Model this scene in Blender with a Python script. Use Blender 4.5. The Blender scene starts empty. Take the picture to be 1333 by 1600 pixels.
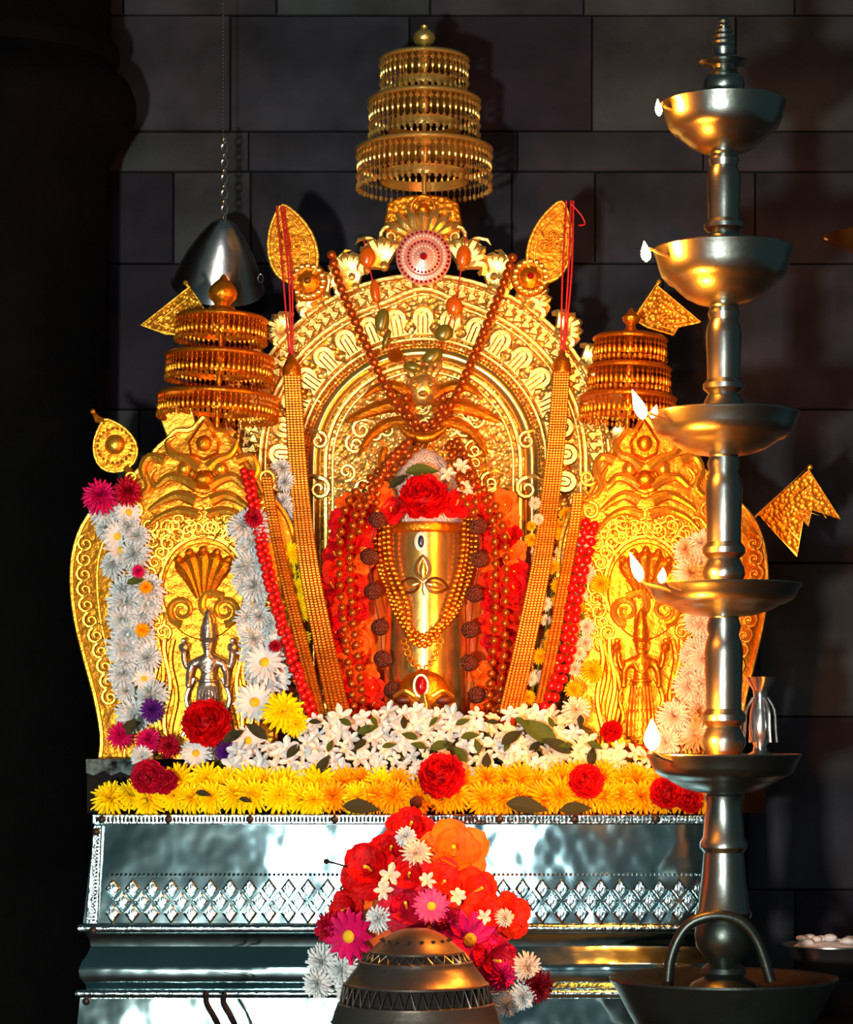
import bpy, bmesh, math, random
from mathutils import Vector, Matrix, Quaternion
pi = math.pi
random.seed(11)
SC = bpy.context.scene
COL = SC.collection

# ------------------------------------------------------------------ camera, world, lights, exposure
D, HZ, CX, ZC = 4.0, 1150.0, 666.5, 0.49      # distance to the shrine plane, horizon row, centre column, eye height
def S(Y): return (D + Y) / D * 0.001          # metres per photo pixel at depth Y
def P(px, py, Y): s = S(Y); return Vector(((px - CX) * s, Y, ZC + (HZ - py) * s))
cam = bpy.data.cameras.new('camera'); cam_o = bpy.data.objects.new('camera', cam); COL.objects.link(cam_o)
cam_o.location = (0, -D, ZC); cam_o.rotation_euler = (pi / 2, 0, 0)
cam.sensor_fit = 'VERTICAL'; cam.sensor_height = 36; cam.sensor_width = 36; cam.lens = 36 * D / 1.6
cam.shift_y = (HZ - 800) / 1600.0; cam.clip_start = 0.05
SC.camera = cam_o
w = bpy.data.worlds.new('world'); SC.world = w; w.use_nodes = True
bg = w.node_tree.nodes['Background']; bg.inputs[0].default_value = (0.55, 0.92, 0.98, 1); bg.inputs[1].default_value = 0.05
def area(name, loc, target, sx, sy, power, col):
    l = bpy.data.lights.new(name, 'AREA'); l.shape = 'RECTANGLE'; l.size = sx; l.size_y = sy; l.energy = power; l.color = col
    o = bpy.data.objects.new(name, l); COL.objects.link(o); o.location = loc
    o.rotation_euler = (Vector(target) - Vector(loc)).to_track_quat('-Z', 'Y').to_euler(); return o
area('flash_light', (-0.48, -3.9, 0.28), (0, 0, 0.75), 0.10, 0.10, 105, (1.0, 0.95, 0.86))
area('front_fill_light', (-0.08, -5.6, 1.30), (0, 0, 0.7), 0.66, 1.2, 34, (0.93, 0.97, 1.0))  # added soft fill behind the camera, placed for reflections in the metal
SC.view_settings.view_transform = 'Standard'; SC.view_settings.look = 'None'
SC.view_settings.gamma = 1; SC.view_settings.use_curve_mapping = False; SC.view_settings.exposure = 0.05

# ------------------------------------------------------------------ materials
def lin(c): return tuple(((v / 255) / 12.92 if v <= 10 else ((v / 255 + 0.055) / 1.055) ** 2.4) for v in c)
MAT = {}
def mat(name, col, metal=0.0, rough=0.5, var=0.15, vscale=40, bump=0.0, bscale=120, vor=False, col2=None, emit=0, trans=0, sss=0, spec=0.5):
    m = bpy.data.materials.new(name); m.use_nodes = True; nt = m.node_tree; b = nt.nodes['Principled BSDF']
    b.inputs['Metallic'].default_value = metal; b.inputs['Specular IOR Level'].default_value = spec; b.inputs['Roughness'].default_value = rough
    tc = nt.nodes.new('ShaderNodeTexCoord'); n = nt.nodes.new('ShaderNodeTexNoise'); n.inputs['Scale'].default_value = vscale
    n.inputs['Detail'].default_value = 4; nt.links.new(tc.outputs['Object'], n.inputs['Vector'])
    r = nt.nodes.new('ShaderNodeValToRGB'); c1 = lin(col); c2 = lin(col2) if col2 else tuple(v * (1 - var) for v in c1)
    r.color_ramp.elements[0].position = 0.35; r.color_ramp.elements[1].position = 0.65
    r.color_ramp.elements[0].color = (*c2, 1); r.color_ramp.elements[1].color = (*c1, 1)
    nt.links.new(n.outputs['Fac'], r.inputs['Fac']); nt.links.new(r.outputs['Color'], b.inputs['Base Color'])
    if bump:
        bp = nt.nodes.new('ShaderNodeBump'); bp.inputs['Strength'].default_value = 1.0; bp.inputs['Distance'].default_value = bump
        if vor:
            t = nt.nodes.new('ShaderNodeTexVoronoi'); t.inputs['Scale'].default_value = bscale; out = t.outputs['Distance']
        else:
            t = nt.nodes.new('ShaderNodeTexNoise'); t.inputs['Scale'].default_value = bscale; t.inputs['Detail'].default_value = 3; out = t.outputs['Fac']
        nt.links.new(tc.outputs['Object'], t.inputs['Vector']); nt.links.new(out, bp.inputs['Height']); nt.links.new(bp.outputs['Normal'], b.inputs['Normal'])
    if emit:
        b.inputs['Emission Color'].default_value = (*c1, 1); b.inputs['Emission Strength'].default_value = emit
    if trans: b.inputs['Transmission Weight'].default_value = trans
    if sss:
        b.inputs['Subsurface Weight'].default_value = sss; b.inputs['Subsurface Radius'].default_value = (0.006, 0.004, 0.002)
    MAT[name] = m; return m
mat('gold', (240, 178, 56), 0.85, 0.32, 0.12, 30, 0.0008, 160)
mat('gold_chased', (238, 176, 54), 0.85, 0.34, 0.15, 40, 0.0035, 130, vor=True)
mat('gold_pale', (246, 208, 112), 0.88, 0.30, 0.12, 30, 0.0008, 160)
mat('gold_pale_chased', (244, 204, 106), 0.88, 0.33, 0.15, 40, 0.0035, 130, vor=True)
mat('gold_plaque', (238, 160, 38), 0.8, 0.40, 0.25, 25, 0.0030, 75)
mat('gold_smooth', (244, 205, 110), 0.9, 0.22, 0.08, 20, 0.0004, 60)
mat('gold_warm', (226, 138, 26), 0.85, 0.36, 0.2, 30, 0.0022, 90)
mat('gold_warm_chased', (230, 150, 32), 0.75, 0.38, 0.18, 40, 0.0032, 140, vor=True)
mat('gold_rope', (204, 118, 18), 0.75, 0.36, 0.25, 60, 0.0006, 300)
mat('copper_bead', (196, 100, 40), 0.75, 0.24, 0.2, 60)
mat('brass_dark', (150, 112, 52), 0.85, 0.35, 0.25, 30, 0.0006, 120)
mat('bilva_line', (104, 66, 26), 0.6, 0.4, 0.2, 40)
mat('brushed_steel', (220, 220, 216), 1.0, 0.27, 0.15, 12, 0.0006, 40)
mat('antique_silver', (190, 180, 165), 0.9, 0.3, 0.3, 60, 0.001, 200)
mat('silver_sheet', (176, 214, 218), 1.0, 0.085, 0.2, 8, 0.006, 6)
mat('silver_trim', (186, 214, 216), 1.0, 0.14, 0.2, 20, 0.001, 120)
mat('lamp_bronze', (150, 162, 156), 1.0, 0.29, 0.15, 14, 0.0004, 60)
mat('lamp_base', (70, 80, 76), 0.9, 0.36, 0.25, 14, 0.0006, 60)
mat('steel', (210, 210, 206), 0.97, 0.22, 0.1, 12, 0.0008, 25)
mat('pierced_metal', (128, 122, 112), 0.9, 0.33, 0.2, 16, 0.0004, 90)
mat('burner_shade', (14, 12, 11), 0, 0.9, 0.3, 60, 0.002, 120)
mat('screw', (70, 62, 52), 0.8, 0.4)
mat('stone', (52, 53, 60), 0, 0.75, 0.5, 5, 0.003, 24, col2=(24, 24, 28), spec=0.15)
mat('stone_b', (55, 60, 60), 0, 0.7, 0.5, 4, 0.003, 26, col2=(22, 23, 24), spec=0.2)
mat('stone_c', (40, 35, 46), 0, 0.75, 0.5, 5, 0.003, 22, col2=(20, 18, 24), spec=0.15)
mat('joint', (26, 26, 30), 0, 0.9, spec=0.1)
mat('shaded_stone', (7, 7, 7), 0, 0.85, 0.4, 12, 0.003, 40, spec=0.05)
mat('dark_floor', (34, 30, 28), 0, 0.5, 0.4, 5, 0.002, 30)
mat('dark_wood', (20, 15, 13), 0, 0.7, 0.4, 20, 0.001, 60, spec=0.12)
mat('yellow_petal', (255, 234, 10), 0, 0.6, 0.1, 2.5, col2=(254, 212, 4), spec=0.15)
mat('deep_yellow_petal', (255, 186, 4), 0, 0.6, 0.1, 2.5, col2=(250, 158, 2), spec=0.15)
mat('white_petal', (222, 230, 230), 0, 0.6, 0.08, 2.5, col2=(196, 206, 204), spec=0.15)
mat('cream_petal', (230, 214, 188), 0, 0.6, 0.1, 2.5, col2=(228, 206, 178), spec=0.15)
mat('red_petal', (216, 6, 10), 0, 0.55, 0.3, 2.5, 0.004, 5, col2=(166, 2, 8), spec=0.15)
mat('crimson_petal', (196, 8, 48), 0, 0.55, 0.3, 2.5, 0.004, 5, col2=(140, 4, 26), spec=0.15)
mat('dark_red_petal', (120, 6, 22), 0, 0.6, 0.3, 2.5, spec=0.15)
mat('scarlet_petal', (240, 44, 8), 0, 0.55, 0.3, 2.5, 0.004, 5, col2=(214, 14, 6), spec=0.15)
mat('orange_petal', (250, 112, 22), 0, 0.55, 0.2, 2.5, 0.004, 5, col2=(240, 84, 12), spec=0.15)
mat('magenta_petal', (222, 16, 96), 0, 0.55, 0.3, 2.5, col2=(176, 8, 78), spec=0.15)
mat('pink_petal', (236, 84, 130), 0, 0.55, 0.2, 2.5, col2=(222, 50, 110), spec=0.15)
mat('purple_petal', (92, 28, 128), 0, 0.6, 0.3, 2.5, spec=0.15)
mat('flower_centre', (252, 200, 40), 0, 0.7, 0.2, 8, spec=0.2)
mat('green_leaf', (74, 104, 26), 0, 0.5, 0.3, 30, 0.0008, 80, col2=(48, 76, 20))
mat('dark_leaf', (40, 54, 22), 0, 0.5, 0.3, 30, 0.0008, 80)
mat('litter', (112, 112, 62), 0, 0.8, 0.5, 30, 0.004, 60, col2=(34, 44, 18), spec=0.1)
mat('red_thread', (190, 10, 16), 0, 0.6, 0.3, 200, 0.0004, 500)
mat('red_bead', (196, 14, 18), 0, 0.22, 0.3, 50)
mat('orange_cloth', (238, 84, 14), 0, 0.55, 0.3, 14, 0.001, 60, col2=(226, 120, 20))
mat('rudraksha', (92, 36, 20), 0, 0.45, 0.5, 3, 0.003, 5, vor=True)
mat('amber_bead', (206, 100, 14), 0.2, 0.18, 0.3, 60)
mat('olive_bead', (112, 112, 34), 0.3, 0.25, 0.3, 60)
mat('pearl_white', (236, 228, 220), 0.1, 0.3, 0.1, 60, 0.003, 300, vor=True)
mat('ruby', (150, 8, 30), 0.1, 0.12, 0.2, 60)
mat('rose_stone', (214, 160, 140), 0.3, 0.3, 0.2, 90)
mat('eye_white', (238, 236, 228), 0, 0.3)
mat('eye_blue', (16, 44, 74), 0, 0.25)
mat('ash_white', (222, 218, 212), 0, 0.9, 0.15, 50, 0.004, 60)
mat('clay', (206, 92, 34), 0, 0.7, 0.2, 30)
mat('black_iron', (16, 15, 16), 0.5, 0.45)
mat('print_cloth', (96, 118, 118), 0, 0.8, 0.6, 70, col2=(8, 12, 13), spec=0.1)
mat('wick', (60, 40, 26), 0, 0.9)
mat('oil', (120, 70, 16), 0.1, 0.08)
fm = mat('flame', (255, 136, 34), 0, 0.5, 0, 1, emit=1700)

# ------------------------------------------------------------------ mesh building
class MB:
    def __init__(s): s.v = []; s.f = []; s.m = []; s.cm = 0
    def face(s, idx): s.f.append(tuple(idx)); s.m.append(s.cm)
    def grid(s, rows, cu=False, cv=False):
        b = len(s.v); n = len(rows); k = len(rows[0])
        for r in rows: s.v.extend(Vector(p) for p in r)
        for i in range(n if cv else n - 1):
            for j in range(k if cu else k - 1):
                a = b + i * k; c = b + ((i + 1) % n) * k; j2 = (j + 1) % k
                s.face((a + j, a + j2, c + j2, c + j))
        return b
    def lathe(s, c, prof, seg=32, sc=0.001, M=None, cap=True):
        # prof: list of (radius, height) in px, height up; c: world centre of height 0
        rows = []
        for r, h in prof:
            row = []
            for k in range(seg):
                a = 2 * pi * k / seg; p = Vector((math.cos(a) * r, math.sin(a) * r, h)) * sc
                if M: p = M @ p
                row.append(Vector(c) + p)
            rows.append(row)
        b = s.grid(rows, cu=True)
        if cap:
            if prof[0][0] > 0.01: s.face(list(range(b, b + seg))[::-1])
            e = b + (len(prof) - 1) * seg
            if prof[-1][0] > 0.01: s.face(range(e, e + seg))
    def tube(s, pts, r, seg=6, closed=False, flat=1.0):
        pts = [Vector(p) for p in pts]; n = len(pts)
        if n < 2: return
        rad = r if isinstance(r, (list, tuple)) else [r] * n
        T = []
        for i in range(n):
            a = pts[(i - 1) % n] if (closed or i) else pts[i]; c = pts[(i + 1) % n] if (closed or i < n - 1) else pts[i]
            t = c - a; T.append(t.normalized() if t.length > 1e-9 else Vector((0, 0, 1)))
        nrm = T[0].cross(Vector((0, 1, 0)))
        if nrm.length < 1e-4: nrm = T[0].cross(Vector((1, 0, 0)))
        nrm.normalize(); rows = []
        for i in range(n):
            nrm = nrm - T[i] * nrm.dot(T[i])
            if nrm.length < 1e-6: nrm = T[i].orthogonal()
            nrm.normalize(); bi = T[i].cross(nrm)
            rows.append([pts[i] + (nrm * math.cos(2 * pi * k / seg) + bi * math.sin(2 * pi * k / seg) * flat) * rad[i] for k in range(seg)])
        b = s.grid(rows, cu=True, cv=closed)
        if not closed:
            s.face(list(range(b, b + seg))[::-1]); e = b + (n - 1) * seg; s.face(range(e, e + seg))
    def ball(s, c, r, seg=8, rings=6, sc=(1, 1, 1)):
        c = Vector(c); b = len(s.v)
        s.v.append(c + Vector((0, 0, r * sc[2])))
        for i in range(1, rings):
            th = pi * i / rings
            for k in range(seg):
                a = 2 * pi * k / seg
                s.v.append(c + Vector((r * sc[0] * math.sin(th) * math.cos(a), r * sc[1] * math.sin(th) * math.sin(a), r * sc[2] * math.cos(th))))
        s.v.append(c - Vector((0, 0, r * sc[2]))); e = len(s.v) - 1
        for k in range(seg): s.face((b, b + 1 + k, b + 1 + (k + 1) % seg))
        for i in range(rings - 2):
            for k in range(seg):
                a = b + 1 + i * seg; s.face((a + k, a + seg + k, a + seg + (k + 1) % seg, a + (k + 1) % seg))
        a = b + 1 + (rings - 2) * seg
        for k in range(seg): s.face((a + k, e, a + (k + 1) % seg))
    def box(s, lo, hi):
        x0, y0, z0 = lo; x1, y1, z1 = hi; b = len(s.v)
        s.v.extend(Vector(p) for p in [(x0,y0,z0),(x1,y0,z0),(x1,y1,z0),(x0,y1,z0),(x0,y0,z1),(x1,y0,z1),(x1,y1,z1),(x0,y1,z1)])
        for q in ((0,3,2,1),(4,5,6,7),(0,1,5,4),(1,2,6,5),(2,3,7,6),(3,0,4,7)): s.face([b + i for i in q])
    def plate(s, fr, out, d0, d1, bev=0.0):
        # outline in px extruded from depth d0 (back) to d1 (towards viewer), rim bevelled
        n = len(out); area2 = sum(out[i][0] * out[(i + 1) % n][1] - out[(i + 1) % n][0] * out[i][1] for i in range(n))
        if area2 < 0: out = out[::-1]
        cx = []
        for i in range(n):
            a, p, c = Vector(out[i - 1]), Vector(out[i]), Vector(out[(i + 1) % n])
            t = (c - a); nn = Vector((-t.y, t.x)); nn = nn.normalized() if nn.length > 1e-9 else nn
            cx.append((p.x + nn.x * bev, p.y + nn.y * bev))
        b = len(s.v)
        s.v.extend(fr(x, y, d0) for x, y in out); s.v.extend(fr(x, y, d1 - bev) for x, y in out); s.v.extend(fr(x, y, d1) for x, y in cx)
        for l in range(2):
            for i in range(n):
                j = (i + 1) % n; s.face((b + l * n + i, b + l * n + j, b + (l + 1) * n + j, b + (l + 1) * n + i))
        s.face(range(b + 2 * n, b + 3 * n)); s.face(list(range(b, b + n))[::-1])
class Frame:
    def __init__(s, Y): s.Y = Y; s.s = S(Y)
    def __call__(s, px, py, d=0): return Vector(((px - CX) * s.s, s.Y - d * s.s, ZC + (HZ - py) * s.s))
class DomeFrame(Frame):
    # a plate beaten into a shallow dome and leaning back a little
    def __init__(s, Y, cx, hw, bulge, lean): Frame.__init__(s, Y); s.cx = cx; s.hw = hw; s.bulge = bulge; s.lean = lean
    def __call__(s, px, py, d=0):
        u = max(-1.2, min(1.2, (px - s.cx) / s.hw)); v = max(-1, min(1, (py - 930) / 290))
        return Frame.__call__(s, px, py, d + s.bulge * (1 - u * u) * (1 - 0.35 * v * v) - (1188 - py) * s.lean)
ORG = {}
def mesh_from(mb, mats, smooth=True, angle=40):
    me = bpy.data.meshes.new('m'); me.from_pydata([tuple(v) for v in mb.v], [], mb.f)
    for m in (mats if isinstance(mats, (list, tuple)) else [mats]): me.materials.append(MAT[m])
    me.polygons.foreach_set('material_index', mb.m)
    bm = bmesh.new(); bm.from_mesh(me); bmesh.ops.recalc_face_normals(bm, faces=bm.faces); bm.to_mesh(me); bm.free()
    if smooth:
        me.polygons.foreach_set('use_smooth', [True] * len(me.polygons))
        me.set_sharp_from_angle(angle=math.radians(angle))
    me.update(); return me
def tag(o, label=None, cat=None, group=None, kind=None):
    if label: o['label'] = label
    if cat: o['category'] = cat
    if group: o['group'] = group
    if kind: o['kind'] = kind
    return o
def link(name, data, parent, wloc):
    o = bpy.data.objects.new(name, data); COL.objects.link(o)
    if parent is not None: o.parent = parent; o.location = Vector(wloc) - ORG[parent]
    else: o.location = wloc
    ORG[o] = Vector(wloc); return o
def build(name, mb, mats, parent=None, smooth=True, angle=40, base=False, **tg):
    lo = Vector((min(v.x for v in mb.v), min(v.y for v in mb.v), min(v.z for v in mb.v)))
    hi = Vector((max(v.x for v in mb.v), max(v.y for v in mb.v), max(v.z for v in mb.v)))
    c = (lo + hi) / 2
    if parent is None: c.z = lo.z
    for i in range(len(mb.v)): mb.v[i] = mb.v[i] - c
    me = mesh_from(mb, mats, smooth, angle); me.name = name
    return tag(link(name, me, parent, c), **tg)
def thing(name, wloc, label, cat, group=None, kind=None):
    return tag(link(name, None, None, wloc), label, cat, group, kind)
def put(name, me, wloc, parent=None, scale=1.0, quat=None, **tg):
    o = link(name, me, parent, wloc)
    o.scale = (scale,) * 3 if not isinstance(scale, (tuple, list)) else scale
    if quat is not None: o.rotation_mode = 'QUATERNION'; o.rotation_quaternion = quat
    return tag(o, **tg)
def face_quat(ax, spin=0.0):
    return Vector(ax).normalized().to_track_quat('Z', 'Y') @ Quaternion((0, 0, 1), spin)
def interp(pts, n):
    # Catmull-Rom through points of any dimension
    pts = [Vector(p) for p in pts]; out = []; k = len(pts) - 1
    for i in range(n):
        u = i / (n - 1) * k; j = min(int(u), k - 1); t = u - j
        p0 = pts[max(j - 1, 0)]; p1 = pts[j]; p2 = pts[j + 1]; p3 = pts[min(j + 2, k)]
        out.append(0.5 * ((2 * p1) + (p2 - p0) * t + (2 * p0 - 5 * p1 + 4 * p2 - p3) * t * t + (3 * p1 - p0 - 3 * p2 + p3) * t ** 3))
    return out
def even(pts, step):
    pts = interp(pts, 240); L = [0]
    for a, b in zip(pts, pts[1:]): L.append(L[-1] + (b - a).length)
    n = max(2, int(L[-1] / step) + 1); out = []; j = 0
    for i in range(n):
        t = L[-1] * i / (n - 1)
        while j < len(L) - 2 and L[j + 1] < t: j += 1
        u = (t - L[j]) / max(1e-9, L[j + 1] - L[j]); out.append(pts[j].lerp(pts[j + 1], u))
    return out
ONES = ['first','second','third','fourth','fifth','sixth','seventh','eighth','ninth','tenth','eleventh','twelfth','thirteenth','fourteenth','fifteenth','sixteenth','seventeenth','eighteenth','nineteenth']
def ordw(i):
    if i < 19: return ONES[i]
    t = (i + 1) // 10; u = (i + 1) % 10; T = {2: 'twent', 3: 'thirt', 4: 'fort'}[t]
    return T + ('ieth' if u == 0 else 'y-' + ONES[u - 1])

# ------------------------------------------------------------------ the setting
floor = MB(); floor.box((-2.2, -3.0, -0.05), (2.2, 0.75, 0.0)); build('floor', floor, 'dark_floor', kind='structure')
WY = 0.50
wb = MB(); wb.box((-2.0, WY + 0.012, 0), (2.0, WY + 0.2, 2.4)); wall = build('wall_back', wb, 'joint', kind='structure')
rows = [(-420, -230), (-230, 24), (24, 205), (205, 268), (268, 412), (412, 640), (640, 880), (880, 1120), (1120, 1390), (1390, 1590)]
fixed = {2: [-330, -60, 160, 360, 640, 925, 1150, 1420, 1700], 4: [-380, -120, 60, 271, 392, 655, 800, 930, 1180, 1400, 1650]}
rb = random.Random(4)
for ri, (y0, y1) in enumerate(rows):
    xs = fixed.get(ri)
    if not xs:
        xs = [-420 - rb.random() * 90]
        while xs[-1] < 1720: xs.append(xs[-1] + rb.choice([180, 240, 290, 330]))
    for x0, x1 in zip(xs, xs[1:]):
        b = MB(); g = 1.0; pr = rb.uniform(0, 0.003); q = 7
        fr = Frame(WY)
        b.plate(fr, [(x0 + g, y0 + g), (x1 - g, y0 + g), (x1 - g, y1 - g), (x0 + g, y1 - g)], -12, pr * 1000, 2)
        build('stone_block', b, rb.choice(['stone', 'stone', 'stone_b', 'stone_c']), wall, smooth=False)
# pillar at the left edge; its near-black colour stands in for shade
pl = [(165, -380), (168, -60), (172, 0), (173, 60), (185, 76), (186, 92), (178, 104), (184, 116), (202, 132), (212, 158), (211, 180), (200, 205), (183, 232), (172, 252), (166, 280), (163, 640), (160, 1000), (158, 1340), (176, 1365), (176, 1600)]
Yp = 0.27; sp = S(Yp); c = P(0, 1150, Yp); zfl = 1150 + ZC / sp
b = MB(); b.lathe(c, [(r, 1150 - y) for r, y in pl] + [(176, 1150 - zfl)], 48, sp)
tag(build('stone_pillar', b, 'shaded_stone'), 'stone pillar with a turned bulge at the left edge, coloured dark for shade', 'pillar')

# ------------------------------------------------------------------ silver plinth
YF = -0.22; FP = Frame(YF); YB = 0.34
plinth = thing('silver_plinth', P(632, 1668, 0.05) * 1.0, 'wide plinth clad in embossed silver sheet under the shrine', 'plinth')
ORG[plinth] = Vector((P(632, 1668, YF).x, 0.05, 0)); plinth.location = ORG[plinth]
XL, XR = 150, 1116
def mould(name, prof, m, nx=1):
    b = MB(); rowsx = []
    for y, o in prof:
        s = FP.s; l = FP(XL - o, y, o); r = FP(XR + o * 0.3, y, o)
        rowsx.append([Vector((l.x, YB, l.z))] + [l.lerp(r, i / 24) for i in range(25)] + [Vector((r.x, YB, r.z))])
    b.grid(rowsx); return build(name, b, m, plinth, angle=30)
def po(y): return 2 + (y - 1288) / 154 * 16       # outward lean of the front panel
mould('front_panel', [(1286, 2), (1330, po(1330)), (1390, po(1390)), (1442, po(1442))], 'silver_sheet')
mould('ridge', [(1442, 18)] + [(1449 - 8 * math.cos(a), 19 + 7 * math.sin(a)) for a in [i * pi / 8 for i in range(9)]] + [(1458, 15)], 'silver_trim')
mould('roll_moulding', [(1458, 15), (1466, 9), (1478, 7), (1490, 12), (1502, 20), (1514, 24), (1526, 22), (1536, 15), (1543, 13)], 'silver_sheet')
mould('lower_ridge', [(1543, 13)] + [(1550 - 7 * math.cos(a), 22 + 7 * math.sin(a)) for a in [i * pi / 8 for i in range(9)]] + [(1558, 22)], 'silver_trim')
mould('lower_band', [(1558, 22), (1600, 26), (1668, 28)], 'silver_sheet')
b = MB(); l = FP(XL - 2, 1274, 0); r = FP(XR + 2, 1274, 0); b.box((l.x, YF, FP(0, 1288).z), (r.x, YB, l.z)); build('top_slab', b, 'silver_trim', plinth)
b = MB(); b.plate(FP, [(XL - 4, 1272), (XR + 4, 1272), (XR + 4, 1288), (XL - 4, 1288)], -4, 7, 2); build('top_strip', b, 'silver_trim', plinth)
b = MB()
for i in range(160):
    x = XL + 2 + i * 6.05; b.ball(FP(x, 1280, 7), 0.0023, 5, 4, (1, 0.8, 2.2))
build('beading', b, 'silver_trim', plinth, kind='stuff')
b = MB(); b.plate(FP, [(XL - 2, 1290), (XL + 12, 1290), (XL + 6, 1442), (XL - 14, 1442)], 2, 20, 2); build('edge_strip', b, 'silver_trim', plinth)
b = MB()
for i in range(26): b.ball(FP(XL + 4 - i * 0.3, 1294 + i * 5.7, 20), 0.0022, 5, 4, (2.2, 0.8, 1))
build('edge_beading', b, 'silver_trim', plinth, kind='stuff')
sm = MB(); sm.lathe((0, 0, 0), [(6, 0), (6, 1.5), (4.2, 3), (0, 3.6)], 10, 0.001); scr = mesh_from(sm, 'screw')
for x, y, o in [(160, 1280, 9), (264, 1280, 9), (391, 1280, 9), (523, 1280, 9), (780, 1280, 9), (897, 1280, 9), (1024, 1280, 9), (153, 1299, 21), (149, 1452, 26), (138, 1562, 24)]:
    put('screw', scr, FP(x, y, o), plinth, 1.0, face_quat((0, -1, 0)))
dm = MB(); h = 0.0014
dm.v = [Vector(p) for p in [(-0.0125, 0, 0), (0, 0, -0.017), (0.0125, 0, 0), (0, 0, 0.017), (-0.0075, -0.0035, 0), (0, -0.0035, -0.011), (0.0075, -0.0035, 0), (0, -0.0035, 0.011)]]
for q in ((0, 1, 5, 4), (1, 2, 6, 5), (2, 3, 7, 6), (3, 0, 4, 7), (4, 5, 6, 7)): dm.face(q)
dia = mesh_from(dm, 'silver_trim', False)
for i in range(31):
    for k, y in enumerate((1388, 1407, 1426)):
        x = 178 + i * 30.4 + (15.2 if k == 1 else 0)
        if x > 1108: continue
        put('diamond_boss', dia, FP(x, y, po(y) - 0.5), plinth, 1.0, Quaternion((1, 0, 0), -math.atan(16 / 154)))
b = MB()
for i in range(134): b.ball(FP(170 + i * 7, 1366, po(1366)), 0.0026, 5, 4)
build('dotted_line', b, 'silver_trim', plinth, kind='stuff')
# dark slab that carries the idols
b = MB(); a0 = P(136, 1190, -0.10); a1 = P(1196, 1273, -0.10)
zt = a0.z; ztop = FP(0, 1274).z
b.box((a0.x, -0.10, ztop), (a1.x, 0.28, zt))
tag(build('stone_slab', b, 'dark_wood'), 'dark slab beneath the golden idols, on the silver plinth', 'slab')
b = MB(); f = Frame(-0.115); b.plate(f, [(134, 1186), (224, 1186), (224, 1211), (214, 1206), (202, 1212), (188, 1206), (174, 1212), (160, 1207), (146, 1212), (134, 1208)], -12, 0, 1)
tag(build('printed_cloth', b, 'print_cloth'), 'dark printed cloth scrap hanging at the left slab corner', 'cloth')

# ------------------------------------------------------------------ reusable ornament shapes
def spiral(cx, cy, r, a0, turns, hand=1, n=18):
    return [(cx + r * (1 - 0.85 * i / (n - 1)) * math.cos(a0 + hand * turns * 2 * pi * i / (n - 1)), cy + r * (1 - 0.85 * i / (n - 1)) * math.sin(a0 + hand * turns * 2 * pi * i / (n - 1))) for i in range(n)]
def tubes2d(b, fr, pts, r, d, seg=6, taper=False, closed=False):
    n = len(pts); rr = [r * fr.s * ((1 - 0.75 * i / (n - 1)) if taper else 1) for i in range(n)]
    b.tube([fr(x, y, d) for x, y in pts], rr, seg, closed)
def arc(cx, cy, r, a0, a1, n): return [(cx + r * math.cos(math.radians(a0 + (a1 - a0) * i / (n - 1))), cy - r * math.sin(math.radians(a0 + (a1 - a0) * i / (n - 1)))) for i in range(n)]
# scroll curl shared mesh (local: X right, Z up, towards viewer -Y; unit px = 1 mm)
def curl_mesh(m, hand=1, r=12):
    b = MB(); pts = spiral(0, 0, r, pi / 2, 1.35, hand, 16); pts = [(-hand * r * 0.2, r * 1.9), (hand * r * -0.05, r * 1.4)][:0] + pts
    n = len(pts); b.tube([Vector((x, 0, y)) * 0.001 for x, y in pts], [0.001 * r * 0.24 * (1 - 0.5 * i / n) for i in range(n)], 6)
    b.ball((0, -0.0005, 0), 0.001 * r * 0.2, 5, 4)
    tail = [(0, r), (hand * r * 0.7, r * 1.15), (hand * r * 1.25, r * 0.8)]
    b.tube([Vector((x, 0, y)) * 0.001 for x, y in tail], [0.0002 * r, 0.00022 * r, 0.00005 * r], 5)
    return mesh_from(b, m)
CURL = {(m, h): curl_mesh(m, h) for m in ('gold', 'gold_warm', 'gold_pale') for h in (1, -1)}
def qplane(ang): return Quaternion((0, 1, 0), ang)
def curl(fr, px, py, r, ang, parent, m='gold', hand=1, d=4, name='scroll'):
    return put(name, CURL[(m, hand)], fr(px, py, d), parent, (fr.s / 0.001 * r / 12, fr.s / 0.001 * max(1.0, r / 12), fr.s / 0.001 * r / 12), qplane(ang))
# acanthus leaf: a fan of ribs, base at origin, growing +Z
def acanthus(m):
    b = MB()
    for k in range(-3, 4):
        a = k * 0.30; L = 30 - abs(k) * 2.2
        pts = [(0, 0), (math.sin(a) * L * 0.5, math.cos(a) * L * 0.5), (math.sin(a * 1.15) * L, math.cos(a * 1.15) * L), (math.sin(a * 1.6) * L * 1.02, math.cos(a * 1.6) * L * 0.88)]
        pp = interp([(x, -4 * math.sin(i / 3 * pi * 0.8) - 1.0, y) for i, (x, y) in enumerate(pts)], 9)
        b.tube([p * 0.001 for p in pp], [0.001 * (2.2 + 3.2 * math.sin(pi * (i + 1) / 10)) for i in range(9)], 6)
    b.ball((0, -0.003, 0.001), 0.006, 8, 6)
    return mesh_from(b, m)
ACAN = {m: acanthus(m) for m in ('gold', 'gold_warm', 'gold_pale')}

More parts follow.
